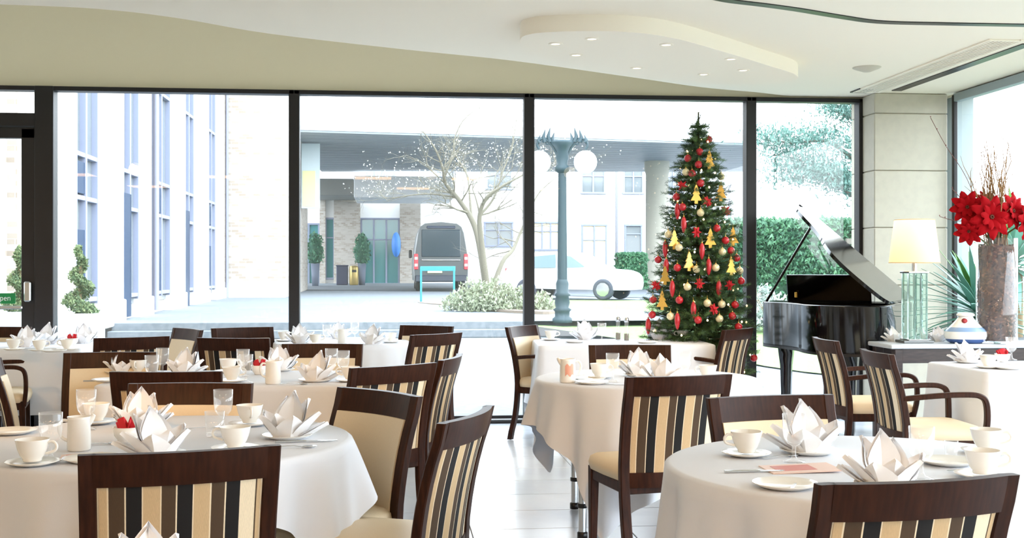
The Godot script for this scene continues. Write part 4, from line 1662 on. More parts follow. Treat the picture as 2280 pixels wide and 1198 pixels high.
func make_table(called: String, where: Vector3, turn: float, hx: float, hz: float, rc: float, sx: float, sz: float, corner: float, label: String, cloth_label: String, seed_: int, amp := 0.03, legs := "wood", off := Vector2.ZERO) -> void:
	var t := thing(called, label, "table", where + Vector3(0, 0.006, 0), turn)
	var s := mb()
	var poly := []
	for k in 64:
		poly.append(outline_point(TAU * k / 64, hx - 0.012, hz - 0.012, rc)[0])
	prism(s, poly, 0.715, 0.742, Transform3D(), rc > 0.3)
	part(t, "table_top", s, M.wood)
	var lx := hx * 0.62 if rc > 0.3 else hx - 0.08
	var lz := hz * 0.62 if rc > 0.3 else hz - 0.08
	for sg in [[1, 1], [1, -1], [-1, 1], [-1, -1]]:
		s = mb()
		if legs == "steel":
			tube(s, [Vector3(sg[0] * lx, 0.02, sg[1] * lz), Vector3(sg[0] * lx, 0.72, sg[1] * lz)], 0.02, 12)
			var lg := part(t, "leg", s, M.steel)
			s = mb()
			lathe(s, [Vector2(0, 0.0), Vector2(0.026, 0.0), Vector2(0.026, 0.03), Vector2(0.02, 0.035)], 12, moved(Vector3(sg[0] * lx, 0, sg[1] * lz)))
			lathe(s, [Vector2(0.021, 0.15), Vector2(0.024, 0.152), Vector2(0.024, 0.17), Vector2(0.021, 0.172)], 12, moved(Vector3(sg[0] * lx, 0, sg[1] * lz)))
			part(lg, "black_collar", s, M.black)
		else:
			box(s, Vector3(sg[0] * lx, 0.36, sg[1] * lz), Vector3(0.05, 0.72, 0.05), 0.005)
			part(t, "leg", s, M.wood)
	var c := solo("tablecloth", cloth_mesh(hx, hz, rc, sx, sz, corner, 13 if rc > 0.3 else 9, amp, seed_, off), M.cloth, cloth_label, "tablecloth", where, turn)
	c.set_meta("group", "white tablecloths")

func place_tables() -> void:
	var c := flat_at(0, 1.0)
	# round tables
	make_table("round_table", room_at(-1.17, 3.87), -YAW, 0.63, 0.63, 0.629, 0.78, 0.78, -0.5, "round dining table at near left under a white cloth", "white cloth on the near left round table, draping over the cream-fronted chair's seat", 3, 0.045)
	make_table("round_table", room_at(1.05, 3.36), -YAW, 0.60, 0.60, 0.599, 0.97, 0.97, 0.5, "round dining table at near right under a white cloth", "white cloth on the near right round table, its fold lit on the right", 5, 0.065)
	make_table("round_table", room_at(0.70, 6.05), -YAW, 0.575, 0.575, 0.574, 0.93, 0.93, -0.21, "round dining table in the middle, on steel legs under a cloth", "cream-shaded cloth on the middle round table, one corner pointing nearly to the floor", 9, 0.04, "steel", Vector2(0.15, 0.09))
	make_table("round_table", room_at(-1.33, 9.13), -YAW, 0.52, 0.52, 0.519, 0.82, 0.82, 0.1, "round dining table by the glazed wall, left of centre", "white cloth on the window table left of centre", 12, 0.02)
	make_table("round_table", room_at(-0.62, 1.8), -YAW, 0.42, 0.42, 0.419, 0.72, 0.72, 0.1, "small round table nearest us, below the frame edge", "white cloth on the small table below the frame edge", 15, 0.02)
	# square and long tables, set square with the room
	var p := room_at(-1.395, 6.07)
	make_table("long_table", p, -YAW, 0.635, 0.42, 0.05, 0.93, 0.74, 0.0, "long dining table at mid left under a white cloth", "white cloth on the second left table, hanging in straight folds", 21, 0.022)
	p = room_at(-3.84, 8.72)
	make_table("long_table", p, 0.0, 0.70, 0.42, 0.04, 1.18, 0.9, 0.0, "long dining table at far left before the glass door", "white cloth on the far left table with a long pointed corner", 24, 0.02)
	p = room_at(0.84, 9.04)
	make_table("long_table", p, -0.05, 0.66, 0.37, 0.04, 1.16, 0.87, 0.0, "long dining table in front of the glass, left of the Christmas tree", "white cloth on the tree table with a long pointed left corner", 28, 0.02)
	make_table("square_table", Vector3(3.24 + 0.43, 0, -6.45), 0.0, 0.43, 0.36, 0.04, 1.0, 0.93, 0.0, "square dining table at the right edge under a white cloth", "white cloth on the right corner table, hanging almost to the floor", 31, 0.02)

func room_at(lat: float, d: float) -> Vector3:
	return Vector3(lat * cos(YAW) + d * sin(YAW), 0, lat * sin(YAW) - d * cos(YAW))

# ---------- tableware
var ware := {}

func on_table(px: float, py: float) -> Vector3:
	return on_level(px, py, TOP)

func put(kind: String, px: float, py: float, label: String, turn := 0.0, size := 1.0) -> Node3D:
	var at := on_table(px, py)
	var turn_ := turn - YAW
	var o: Node3D
	if ware.has(kind):
		o = again(ware[kind], label, at, turn_)
	else:
		match kind:
			"napkin": o = make_napkin()
			"cup": o = make_cup()
			"saucer": o = make_saucer()
			"plate": o = make_plate()
			"goblet": o = make_goblet()
			"tumbler": o = make_tumbler()
			"jug": o = make_jug()
			"sugar_bowl": o = make_sugar_bowl()
			"sachets": o = make_sachets()
			"knife": o = make_knife()
			"spoon": o = make_spoon()
			"menu": o = make_menu()
			"cruet": o = make_cruet()
		o.set_meta("base_name", String(o.name))
		o.position = at
		o.rotation.y = turn_
		o.set_meta("label", label)
		ware[kind] = o
	o.scale = Vector3.ONE * size
	return o

func make_napkin() -> Node3D:
	var t := thing("folded_napkin", "", "napkin")
	var leaves := [[0.0, 0.12, 0.150, 0.10], [0.55, 0.38, 0.145, 0.10], [-0.6, 0.36, 0.138, 0.10], [1.35, 0.72, 0.130, 0.105], [-1.4, 0.7, 0.132, 0.105], [2.35, 0.62, 0.11, 0.10], [-2.4, 0.6, 0.112, 0.10], [3.05, 0.35, 0.095, 0.09], [0.95, 1.0, 0.13, 0.09], [-1.0, 1.02, 0.13, 0.09]]
	for l in leaves:
		var s := mb()
		var a: float = l[0] + PI
		var h: float = l[2]
		var w: float = l[3]
		var basis := Basis(Vector3.UP, a) * Basis(Vector3.RIGHT, l[1])
		var n := 6
		var rows := []
		for j in n + 1:
			var v := float(j) / n
			var half := w * 0.5 * (1.0 - pow(maxf(0.0, v - 0.42) / 0.58, 1.55)) * (0.55 + 0.45 * minf(1.0, v / 0.42))
			var row := []
			for i in 5:
				var u := i / 2.0 - 1.0
				var fold := 0.024 * (1.0 - absf(u)) * (1.0 - 0.5 * v)
				row.append(basis * Vector3(u * half, v * h + 0.010, fold + 0.012 + 0.012 * v * v))
			rows.append(row)
		s.set_smooth_group(-1)
		for j in n:
			for i in 4:
				s.set_smooth_group(1 if i < 2 else 2)
				quad(s, rows[j][i], rows[j + 1][i], rows[j + 1][i + 1], rows[j][i + 1])
		# the second layer of the folded linen
		for j in n:
			for i in 4:
				s.set_smooth_group(3 if i < 2 else 4)
				var o := basis * Vector3(0, -0.004, -0.005)
				quad(s, rows[j][i + 1] * 0.97 + o, rows[j + 1][i + 1] * 0.97 + o, rows[j + 1][i] * 0.97 + o, rows[j][i] * 0.97 + o)
		part(t, "folded_point", s, M.napkin)
	return t

func make_cup() -> Node3D:
	var t := thing("tea_cup", "", "cup")
	var s := mb()
	lathe(s, [Vector2(0.0, 0.012), Vector2(0.024, 0.012), Vector2(0.026, 0.016), Vector2(0.026, 0.02), Vector2(0.034, 0.03), Vector2(0.041, 0.048), Vector2(0.047, 0.074), Vector2(0.0475, 0.0755), Vector2(0.046, 0.0755), Vector2(0.04, 0.05), Vector2(0.032, 0.032), Vector2(0.0, 0.026)], 32)
	part(t, "bowl", s, M.china)
	s = mb()
	tube(s, curve_of([Vector3(-0.044, 0.066, 0), Vector3(-0.06, 0.068, 0), Vector3(-0.07, 0.056, 0), Vector3(-0.064, 0.042, 0), Vector3(-0.038, 0.034, 0)], 5), 0.0042, 8)
	part(t, "handle", s, M.china)
	return t

func make_saucer() -> Node3D:
	var t := thing("saucer", "", "saucer")
	var s := mb()
	lathe(s, [Vector2(0.0, 0.003), Vector2(0.04, 0.002), Vector2(0.045, 0.002), Vector2(0.074, 0.012), Vector2(0.0745, 0.0135), Vector2(0.073, 0.014), Vector2(0.045, 0.0065), Vector2(0.0, 0.006)], 36)
	part(t, "dish", s, M.china)
	return t

func make_plate() -> Node3D:
	var t := thing("side_plate", "", "plate")
	var s := mb()
	lathe(s, [Vector2(0.0, 0.002), Vector2(0.055, 0.001), Vector2(0.06, 0.003), Vector2(0.084, 0.013), Vector2(0.085, 0.0145), Vector2(0.083, 0.015), Vector2(0.06, 0.006), Vector2(0.0, 0.005)], 40)
	part(t, "dish", s, M.china)
	return t

func make_goblet() -> Node3D:
	var t := thing("water_goblet", "", "glass")
	var s := mb()
	lathe(s, [Vector2(0.0, 0.001), Vector2(0.032, 0.001), Vector2(0.033, 0.004), Vector2(0.01, 0.01), Vector2(0.006, 0.02), Vector2(0.0055, 0.048)], 28)
	part(t, "foot", s, M.glass)
	s = mb()
	lathe(s, [Vector2(0.0055, 0.048), Vector2(0.018, 0.055), Vector2(0.029, 0.07), Vector2(0.033, 0.095), Vector2(0.0335, 0.142), Vector2(0.0325, 0.142), Vector2(0.032, 0.095), Vector2(0.028, 0.072), Vector2(0.016, 0.058), Vector2(0, 0.055)], 28)
	part(t, "bowl", s, M.glass)
	return t

func make_tumbler() -> Node3D:
	var t := thing("glass_tumbler", "", "glass")
	var s := mb()
	lathe(s, [Vector2(0.0, 0.001), Vector2(0.026, 0.001), Vector2(0.029, 0.008), Vector2(0.033, 0.085), Vector2(0.0318, 0.085), Vector2(0.027, 0.014), Vector2(0.0, 0.012)], 28)
	part(t, "body", s, M.glass)
	return t

func make_jug() -> Node3D:
	var t := thing("milk_jug", "", "jug")
	var s := mb()
	lathe(s, [Vector2(0.0, 0.001), Vector2(0.033, 0.001), Vector2(0.036, 0.006), Vector2(0.036, 0.03), Vector2(0.034, 0.1), Vector2(0.036, 0.108), Vector2(0.034, 0.108), Vector2(0.032, 0.1), Vector2(0.033, 0.012), Vector2(0.0, 0.01)], 30)
	part(t, "body", s, M.china)
	s = mb()
	tube(s, curve_of([Vector3(-0.033, 0.095, 0), Vector3(-0.05, 0.096, 0), Vector3(-0.06, 0.075, 0), Vector3(-0.052, 0.045, 0), Vector3(-0.034, 0.032, 0)], 5), 0.005, 8)
	part(t, "handle", s, M.china)
	s = mb()
	tube(s, [Vector3(0.026, 0.085, 0), Vector3(0.038, 0.102, 0), Vector3(0.045, 0.112, 0)], [0.012, 0.01, 0.006], 10)
	part(t, "spout", s, M.china)
	return t

func make_sugar_bowl() -> Node3D:
	var t := thing("sugar_bowl", "", "bowl")
	var s := mb()
	lathe(s, [Vector2(0.0, 0.001), Vector2(0.026, 0.001), Vector2(0.028, 0.006), Vector2(0.04, 0.022), Vector2(0.046, 0.05), Vector2(0.0445, 0.05), Vector2(0.037, 0.024), Vector2(0.0, 0.012)], 30)
	part(t, "bowl", s, M.china)
	return t

func make_sachets() -> Node3D:
	var t := thing("sugar_sachets", "", "sachets")
	for k in 6:
		var s := mb()
		box(s, Vector3.ZERO, Vector3(0.026, 0.044, 0.006), 0.002, Transform3D(Basis(Vector3.UP, k * 1.3 + 0.4) * Basis(Vector3.BACK, 0.5 * sin(k * 2.0)) * Basis(Vector3.RIGHT, 0.3), Vector3(cos(k * 1.05) * 0.021, 0.046 + 0.007 * (k % 3), sin(k * 1.05) * 0.021)))
		part(t, "sachet", s, M.red_matt)
	return t

func make_knife() -> Node3D:
	var t := thing("table_knife", "", "knife")
	var s := mb()
	beam(s, [Vector3(-0.1, 0.004, 0), Vector3(-0.01, 0.005, 0), Vector3(0.0, 0.005, 0)], Vector3.BACK, [0.012, 0.01, 0.012], [0.007, 0.006, 0.004], 0.0015)
	part(t, "handle", s, M.steel)
	s = mb()
	beam(s, [Vector3(0, 0.005, 0), Vector3(0.06, 0.004, 0.001), Vector3(0.1, 0.004, -0.004)], Vector3.BACK, [0.013, 0.017, 0.006], 0.002, 0.0006)
	part(t, "blade", s, M.steel)
	return t

func make_spoon() -> Node3D:
	var t := thing("tea_spoon", "", "spoon")
	var s := mb()
	beam(s, [Vector3(-0.07, 0.006, 0), Vector3(0.0, 0.008, 0), Vector3(0.03, 0.004, 0)], Vector3.BACK, [0.011, 0.006, 0.007], 0.002, 0.0006)
	part(t, "handle", s, M.steel)
	s = mb()
	lathe(s, [Vector2(0, 0.0), Vector2(0.012, 0.002), Vector2(0.0165, 0.006), Vector2(0.0155, 0.0065), Vector2(0, 0.003)], 16, moved(Vector3(0.048, 0.001, 0)), Vector2(1.4, 0.9))
	part(t, "bowl", s, M.steel)
	return t

func make_menu() -> Node3D:
	var t := thing("menu_card", "", "menu card")
	var s := mb()
	box(s, Vector3(0, 0.004, 0), Vector3(0.2, 0.004, 0.13), 0.001, Transform3D(Basis(Vector3.BACK, 0.03), Vector3.ZERO))
	part(t, "card", s, mat(rgb8(236, 208, 196), 0.5))
	s = mb()
	box(s, Vector3(-0.02, 0.0062, 0.0), Vector3(0.11, 0.001, 0.08), 0.0, Transform3D(Basis(Vector3.BACK, 0.03), Vector3.ZERO))
	part(t, "printed_panel", s, mat(rgb8(214, 140, 132), 0.5))
	return t

func make_cruet() -> Node3D:
	var t := thing("cruet_bottle", "", "bottle")
	var s := mb()
	lathe(s, [Vector2(0.0, 0.002), Vector2(0.022, 0.002), Vector2(0.024, 0.01), Vector2(0.021, 0.07), Vector2(0.014, 0.11), Vector2(0.016, 0.15)], 24)
	part(t, "body", s, M.glass)
	s = mb()
	lathe(s, [Vector2(0.0, 0.006), Vector2(0.019, 0.006), Vector2(0.018, 0.06), Vector2(0.0, 0.062)], 20)
	part(t, "filling", s, mat(rgb8(112, 104, 84), 0.6))
	s = mb()
	lathe(s, [Vector2(0.0165, 0.148), Vector2(0.019, 0.15), Vector2(0.019, 0.178), Vector2(0.012, 0.188), Vector2(0, 0.19)], 20)
	part(t, "cap", s, M.steel)
	return t

func cup_and_saucer(px: float, py: float, where: String, turn := 0.0) -> void:
	put("saucer", px, py, "white saucer " + where, turn)
	put("cup", px, py, "white cup " + where, turn)

func set_tables() -> void:
	# near left round table
	put("plate", 312, 956, "side plate under the spread napkin at the back of the near left table")
	put("napkin", 312, 956, "spread white napkin at the back of the near left table, behind red sachets", 0.2, 0.95)
	put("plate", 352, 1018, "side plate under the front napkin of the near left table")
	put("napkin", 352, 1018, "white napkin right behind the nearest chair's top rail, near left table", 0.9, 0.98)
	put("plate", 640, 976, "side plate under the napkin beside the cream-fronted chair")
	put("napkin", 640, 976, "tall white napkin at the right side of the near left table", -0.35, 1.0)
	cup_and_saucer(72, 1036, "at the near left table's front edge, left of the nearest chair", PI)
	cup_and_saucer(524, 1004, "behind the nearest chair's right shoulder, near left table")
	cup_and_saucer(556, 948, "at the back of the near left table, left of the tall napkin", PI * 0.6)
	cup_and_saucer(214, 944, "behind the white jug on the near left table", PI * 0.5)
	put("goblet", 113, 1026, "stemmed water glass left of the white jug, near left table")
	put("goblet", 192, 958, "stemmed water glass behind the white jug, near left table")
	put("goblet", 497, 958, "tall stemmed glass against the dark chair at the back of the near left table")
	put("tumbler", 478, 972, "short glass right in front of the tall stemmed one, near left table")
	put("jug", 176, 1003, "tall white jug between the cup and the red sachets, near left table", 0.3, 0.98)
	put("sugar_bowl", 283, 984, "white bowl of red sachets on the near left table")
	put("sachets", 283, 984, "red sachets standing in the bowl on the near left table")
	put("plate", 206, 1028, "side plate next to the cup at the near left table's front edge")
	put("menu", 182, 1016, "pink menu card lying by the jug on the near left table", 0.3, 0.6)
	put("plate", 24, 966, "side plate at the near left table's left rim, cut by the frame")
	put("spoon", 222, 992, "tea spoon between the jug and the bowl, near left table", 0.4)
	put("knife", 682, 985, "knife at the right rim of the near left table", 0.2)
	put("spoon", 655, 998, "tea spoon in front of the tall napkin, near left table", 0.1)
	put("spoon", 455, 956, "tea spoon at the back of the near left table, before the beige chair front", 0.5)
	# near right round table
	put("plate", 1802, 1010, "side plate under the rear napkin of the near right table", 0, 1.05)
	put("napkin", 1802, 1010, "white napkin at the back of the near right table, behind the goblet", 0.35, 1.05)
	put("plate", 1976, 1088, "side plate under the front napkin of the near right table")
	put("napkin", 1976, 1088, "white napkin rising behind the nearest right chair's top rail", 0.1, 0.96)
	cup_and_saucer(1662, 1016, "at the left of the near right table, before the dark chair", 0.2)
	cup_and_saucer(2188, 1064, "at the right of the near right table's front napkin", PI * 0.9)
	cup_and_saucer(2196, 1010, "at the far right of the near right table, cup with a red motif", PI * 0.85)
	put("goblet", 1768, 1030, "stemmed glass in front of the rear napkin, near right table")
	put("goblet", 2052, 1068, "stemmed glass right of the front napkin, near right table")
	put("tumbler", 2118, 1020, "short glass between the goblet and the far cup, near right table", 0, 0.6)
	put("plate", 1748, 1086, "side plate with a knife at the near right table's front edge")
	put("knife", 1772, 1080, "knife lying across the empty side plate, near right table", 1.2, 0.8)
	put("menu", 1782, 1046, "pink menu card lying flat on the near right table", 0.1)
	put("knife", 1692, 1052, "knife left of the pink menu card, near right table", 0.1)
	put("plate", 2110, 1034, "side plate behind the goblet at the right of the near right table")
	put("spoon", 1738, 1020, "tea spoon at the goblet's foot, near right table", 0.5)
	put("spoon", 2158, 1050, "tea spoon before the right-hand cup, near right table", 0.3)
	# middle round table
	var pj := put("jug", 1264, 852, "white jug with a pink print at the left of the middle round table", PI, 1.1)
	var pr := mb()
	var prow := []
	for y in [0.035, 0.05, 0.07, 0.082]:
		var row := []
		for k in 9:
			var a := lerpf(-2.3, -1.2, k / 8.0)
			row.append(Vector3(cos(a) * 0.0366, y + 0.006 * sin(k * 1.3), sin(a) * 0.0366))
		prow.append(row)
	sheet(pr, prow)
	part(pj, "pink_print", pr, mat(rgb8(236, 170, 148), 0.3), "soft pink printed patch")
	cup_and_saucer(1334, 842, "behind the stacked plates on the middle round table", PI)
	put("goblet", 1364, 850, "stemmed glass left of the napkins on the middle round table")
	put("goblet", 1524, 846, "stemmed glass right of the napkins on the middle round table")
	put("plate", 1424, 838, "side plate under the tall napkin of the middle round table")
	put("napkin", 1424, 838, "tall white napkin at the back of the middle round table", 0.0, 0.98)
	put("plate", 1478, 856, "side plate under the low napkin of the middle round table")
	put("napkin", 1478, 856, "low white napkin right behind the striped chair, middle round table", 2.6, 1.0)
	put("plate", 1318, 855, "front side plate at the left rim of the middle round table")
	put("plate", 1312, 847, "rear side plate at the left rim of the middle round table")
	put("knife", 1352, 857, "knife beside the side plates, middle round table", -0.2)
	cup_and_saucer(1576, 846, "at the right of the middle round table, before the armchair", 0.3)
	# second left table
	put("plate", 270, 832, "side plate under the leftmost napkin of the second left table")
	put("napkin", 270, 832, "leftmost white napkin on the second left table", 0.5, 0.8)
	put("plate", 408, 836, "side plate under the napkin left of centre, second left table")
	put("napkin", 408, 836, "white napkin behind the dark chair rail, second left table", -0.2, 0.95)
	put("plate", 622, 826, "side plate under the napkin behind the white jug, second left table")
	put("napkin", 622, 826, "white napkin behind the white jug on the second left table", 0.3, 0.95)
	put("plate", 702, 850, "side plate under the front right napkin, second left table")
	put("napkin", 702, 850, "front right white napkin on the second left table", -0.5, 1.0)
	put("jug", 608, 855, "tall white jug in the middle of the second left table", 0.4, 1.05)
	cup_and_saucer(516, 851, "in front of the tall glass, second left table", PI)
	cup_and_saucer(780, 850, "at the right end of the second left table", 0.2)
	cup_and_saucer(508, 830, "behind the red sachets' glass, second left table", PI)
	cup_and_saucer(308, 832, "between the left napkins, second left table", PI * 0.5)
	put("goblet", 541, 838, "tall glass standing before the striped chair, second left table")
	put("goblet", 548, 853, "lower glass in front of the tall one, second left table")
	put("goblet", 338, 856, "front glass left of the second napkin, second left table")
	put("goblet", 362, 834, "rear glass left of the second napkin, second left table")
	put("goblet", 738, 836, "glass behind the front right napkin, second left table")
	put("goblet", 764, 842, "glass next to the right end cup, second left table")
	put("sugar_bowl", 578, 834, "white bowl of red sachets on the second left table")
	put("sachets", 578, 834, "red sachets standing in the bowl on the second left table")
	put("plate", 242, 850, "side plate at the left rim of the second left table")
	put("knife", 232, 850, "knife at the left rim of the second left table", 0.1)
	put("spoon", 655, 857, "tea spoon between jug and front napkin, second left table", 0.2)
	# window table
	put("napkin", 668, 765, "left white napkin on the window table", 0.3, 0.98)
	put("napkin", 826, 766, "right white napkin on the window table", -0.4, 0.98)
	put("napkin", 752, 754, "rear white napkin on the window table, half hidden by the jug", 0.0, 0.9)
	put("jug", 762, 765, "white jug in the middle of the window table", 0.2)
	cup_and_saucer(702, 767, "between the left napkin and the glass, window table", PI)
	cup_and_saucer(870, 763, "at the right rim of the window table", 0.3)
	cup_and_saucer(632, 760, "at the left rim of the window table", PI)
	put("goblet", 728, 765, "water glass left of the jug, window table")
	put("goblet", 790, 758, "water glass right of the jug, window table")
	# far left table
	put("napkin", 58, 772, "left white napkin on the far left table", 0.2, 1.0)
	put("napkin", 100, 766, "middle white napkin on the far left table, before the door post", -0.3, 1.05)
	put("napkin", 188, 764, "right white napkin on the far left table", 0.5, 0.98)
	cup_and_saucer(88, 782, "at the front of the far left table", PI)
	cup_and_saucer(30, 780, "leftmost on the far left table", PI)
	cup_and_saucer(150, 780, "at the right of the far left table", 0.0)
	put("sugar_bowl", 160, 768, "white bowl of red sachets on the far left table")
	put("sachets", 160, 768, "red sachets standing in the bowl on the far left table")
	put("plate", 120, 784, "side plate at the front rim of the far left table")
	# tree table
	put("napkin", 1304, 756, "left white napkin on the tree table", 0.2, 1.05)
	put("napkin", 1466, 756, "right white napkin on the tree table, before the tree", -0.3, 1.1)
	cup_and_saucer(1226, 758, "at the left end of the tree table", PI)
	cup_and_saucer(1520, 757, "at the right end of the tree table, before the tree", 0.2)
	put("cruet", 1376, 758, "left one of the two cruet bottles on the tree table")
	put("cruet", 1395, 760, "right one of the two cruet bottles on the tree table")
	put("goblet", 1340, 760, "water glass left of the cruet bottles, tree table")
	put("plate", 1440, 764, "side plate at the front rim of the tree table")
	put("plate", 1280, 763, "side plate under the left end of the tree table's napkin")
	# right corner table
	put("plate", 2156, 808, "side plate under the napkin of the right corner table")
	put("napkin", 2156, 808, "white napkin on the right corner table, before the ship ornament", 0.3, 0.9)
	cup_and_saucer(2200, 820, "at the front of the right corner table", PI)
	put("sugar_bowl", 2232, 806, "white bowl with red sachets on the right corner table")
	put("sachets", 2232, 806, "red sachets standing in the bowl on the right corner table")
	put("goblet", 2252, 802, "water glass at the right frame edge on the right corner table")
	put("plate", 2246, 822, "side plate at the front of the right corner table")
	put("menu", 2275, 812, "pink menu card on the right corner table", 0.1, 0.7)
	# small table below the frame edge
	put("napkin", 330, 1392, "tip of a white napkin rising into the bottom of the picture, left", 0.3, 1.0)

# ---------- Christmas tree
const TREE := Vector2(1555, 9.35)      # its axis in the photograph and its distance

func tree_radius(y: float) -> float:
	var prof := [Vector2(0.3, 0.43), Vector2(0.82, 0.425), Vector2(1.0, 0.4), Vector2(1.23, 0.35), Vector2(1.48, 0.305), Vector2(1.72, 0.265), Vector2(1.96, 0.205), Vector2(2.2, 0.14), Vector2(2.4, 0.05), Vector2(2.56, 0.012)]
	for i in prof.size() - 1:
		if y <= prof[i + 1].x:
			return lerpf(prof[i].y, prof[i + 1].y, clampf((y - prof[i].x) / (prof[i + 1].x - prof[i].x), 0.0, 1.0))
	return 0.01

func build_tree() -> void:
	var base := flat_at(TREE.x, TREE.y, 0.006)
	var t := thing("christmas_tree", "tall slim green Christmas tree standing at the glass", "tree", base)
	var s := mb()
	tube(s, [Vector3(0, 0.1, 0), Vector3(0, 1.4, 0), Vector3(0, 2.57, 0)], [0.03, 0.02, 0.006], 8)
	part(t, "trunk", s, mat(rgb8(78, 58, 40), 0.9))
	s = mb()
	lathe(s, [Vector2(0, 0), Vector2(0.13, 0), Vector2(0.17, 0.28), Vector2(0.165, 0.3), Vector2(0.15, 0.28), Vector2(0, 0.26)], 28)
	part(t, "pot", s, mat(rgb8(120, 30, 32), 0.5))
	# a sprig: a short twig thick with needles
	s = mb()
	for k in 26:
		var u := k / 26.0
		var a := k * 2.4
		var p := Vector3(0, u * 0.07, 0)
		var d := Vector3(cos(a) * 0.8, 0.62, sin(a) * 0.8).normalized() * 0.026
		var side := d.cross(Vector3.UP).normalized() * 0.0017
		tri(s, p - side, p + side, p + d)
	s.generate_normals()
	var sprig := s.commit()
	var pl := []
	var ti := []
	var tw := mb()
	var y := 0.36
	while y < 2.5:
		var R := tree_radius(y)
		var n := int(7 + R * 24)
		for k in n:
			var a := TAU * (k + rng.randf()) / n
			var len_ := R * rng.randf_range(0.78, 1.1)
			var dv := Vector3(cos(a), 0, sin(a))
			var droop := rng.randf_range(-0.12, 0.16)
			var e := dv * len_ + Vector3(0, y + len_ * droop, 0)
			var b := Vector3(0, y - len_ * 0.04, 0)
			tube(tw, [b, b.lerp(e, 0.6) + Vector3(0, -0.01, 0), e], [0.006, 0.004, 0.002], 4, false)
			var m := int(8 + len_ * 58)
			for i in m:
				var u := lerpf(0.14, 1.0, float(i) / maxf(1.0, m - 1))
				var p := b.lerp(e, u)
				var spread := Vector3(rng.randfn(), rng.randfn() * 0.5 + 0.1, rng.randfn()) * 0.7
				var dir := (dv + spread).normalized()
				var q := Basis(Quaternion(Vector3.UP, dir)) * Basis(Vector3.UP, rng.randf() * TAU)
				pl.append(Transform3D(q.scaled(Vector3.ONE * rng.randf_range(0.75, 1.15)), p))
				ti.append(tint(rgb8(34, 58, 34), rgb8(92, 124, 66)))
		y += 0.055
	for k in 40:
		var q := Basis(Vector3.UP, rng.randf() * TAU) * Basis(Vector3.RIGHT, 0.35)
		pl.append(Transform3D(q, Vector3(0, 2.3 + k * 0.0055, 0)))
		ti.append(tint(rgb8(44, 62, 40), rgb8(96, 124, 78)))
	part(t, "bough", tw, mat(rgb8(70, 56, 38), 0.9)).set_meta("kind", "stuff")
	scatter(t, "needles", sprig, M.needle, pl, ti)
	hang_ornaments()

func ornament_spot(zx: float, zy: float) -> Vector3:
	# coordinates in a 2.22x enlargement of the tree whose corner is at (1400, 240)
	var px := 1400.0 + zx * 0.4505
	var py := 240.0 + zy * 0.4508
	var y := EYE.y + (599.0 - py) * TREE.y / FOCAL
	var lat := (px - TREE.x) * TREE.y / FOCAL
	var r := tree_radius(y) * 1.02
	var d := TREE.y - sqrt(maxf(0.0, r * r - lat * lat))
	return at_pixel(px, py, d)

func ornament_shape(kind: String) -> Array:
	var parts := []
	var s := mb()
	match kind:
		"ball":
			var pr := []
			for i in 11: pr.append(Vector2(sin(PI * i / 10.0) * 0.03, -cos(PI * i / 10.0) * 0.03))
			lathe(s, pr, 18)
		"drop":
			lathe(s, [Vector2(0, -0.075), Vector2(0.01, -0.06), Vector2(0.019, -0.03), Vector2(0.022, 0.0), Vector2(0.02, 0.025), Vector2(0.012, 0.05), Vector2(0, 0.062)], 16)
		"star":
			var pts := []
			for i in 12:
				var r := 0.045 if i % 2 == 0 else 0.02
				pts.append(Vector2(cos(TAU * i / 12.0) * r, sin(TAU * i / 12.0) * r))
			prism(s, pts, -0.008, 0.008, Transform3D(Basis(Vector3.RIGHT, PI / 2), Vector3.ZERO))
			prism(s, pts, -0.006, 0.006, Transform3D(Basis(Vector3.UP, PI / 2) * Basis(Vector3.RIGHT, PI / 2), Vector3.ZERO))
		"fir":
			var pts := []
			for q in [[0.005, 0.075], [0.018, 0.04], [0.011, 0.04], [0.03, 0.004], [0.018, 0.004], [0.045, -0.045], [0.012, -0.045], [0.012, -0.07], [-0.012, -0.07], [-0.012, -0.045], [-0.045, -0.045], [-0.018, 0.004], [-0.03, 0.004], [-0.011, 0.04], [-0.018, 0.04], [-0.005, 0.075]]:
				pts.append(Vector2(q[0], -q[1]))
			prism(s, pts, -0.007, 0.007, Transform3D(Basis(Vector3.RIGHT, PI / 2), Vector3.ZERO))
	s.generate_normals()
	return [s.commit()]

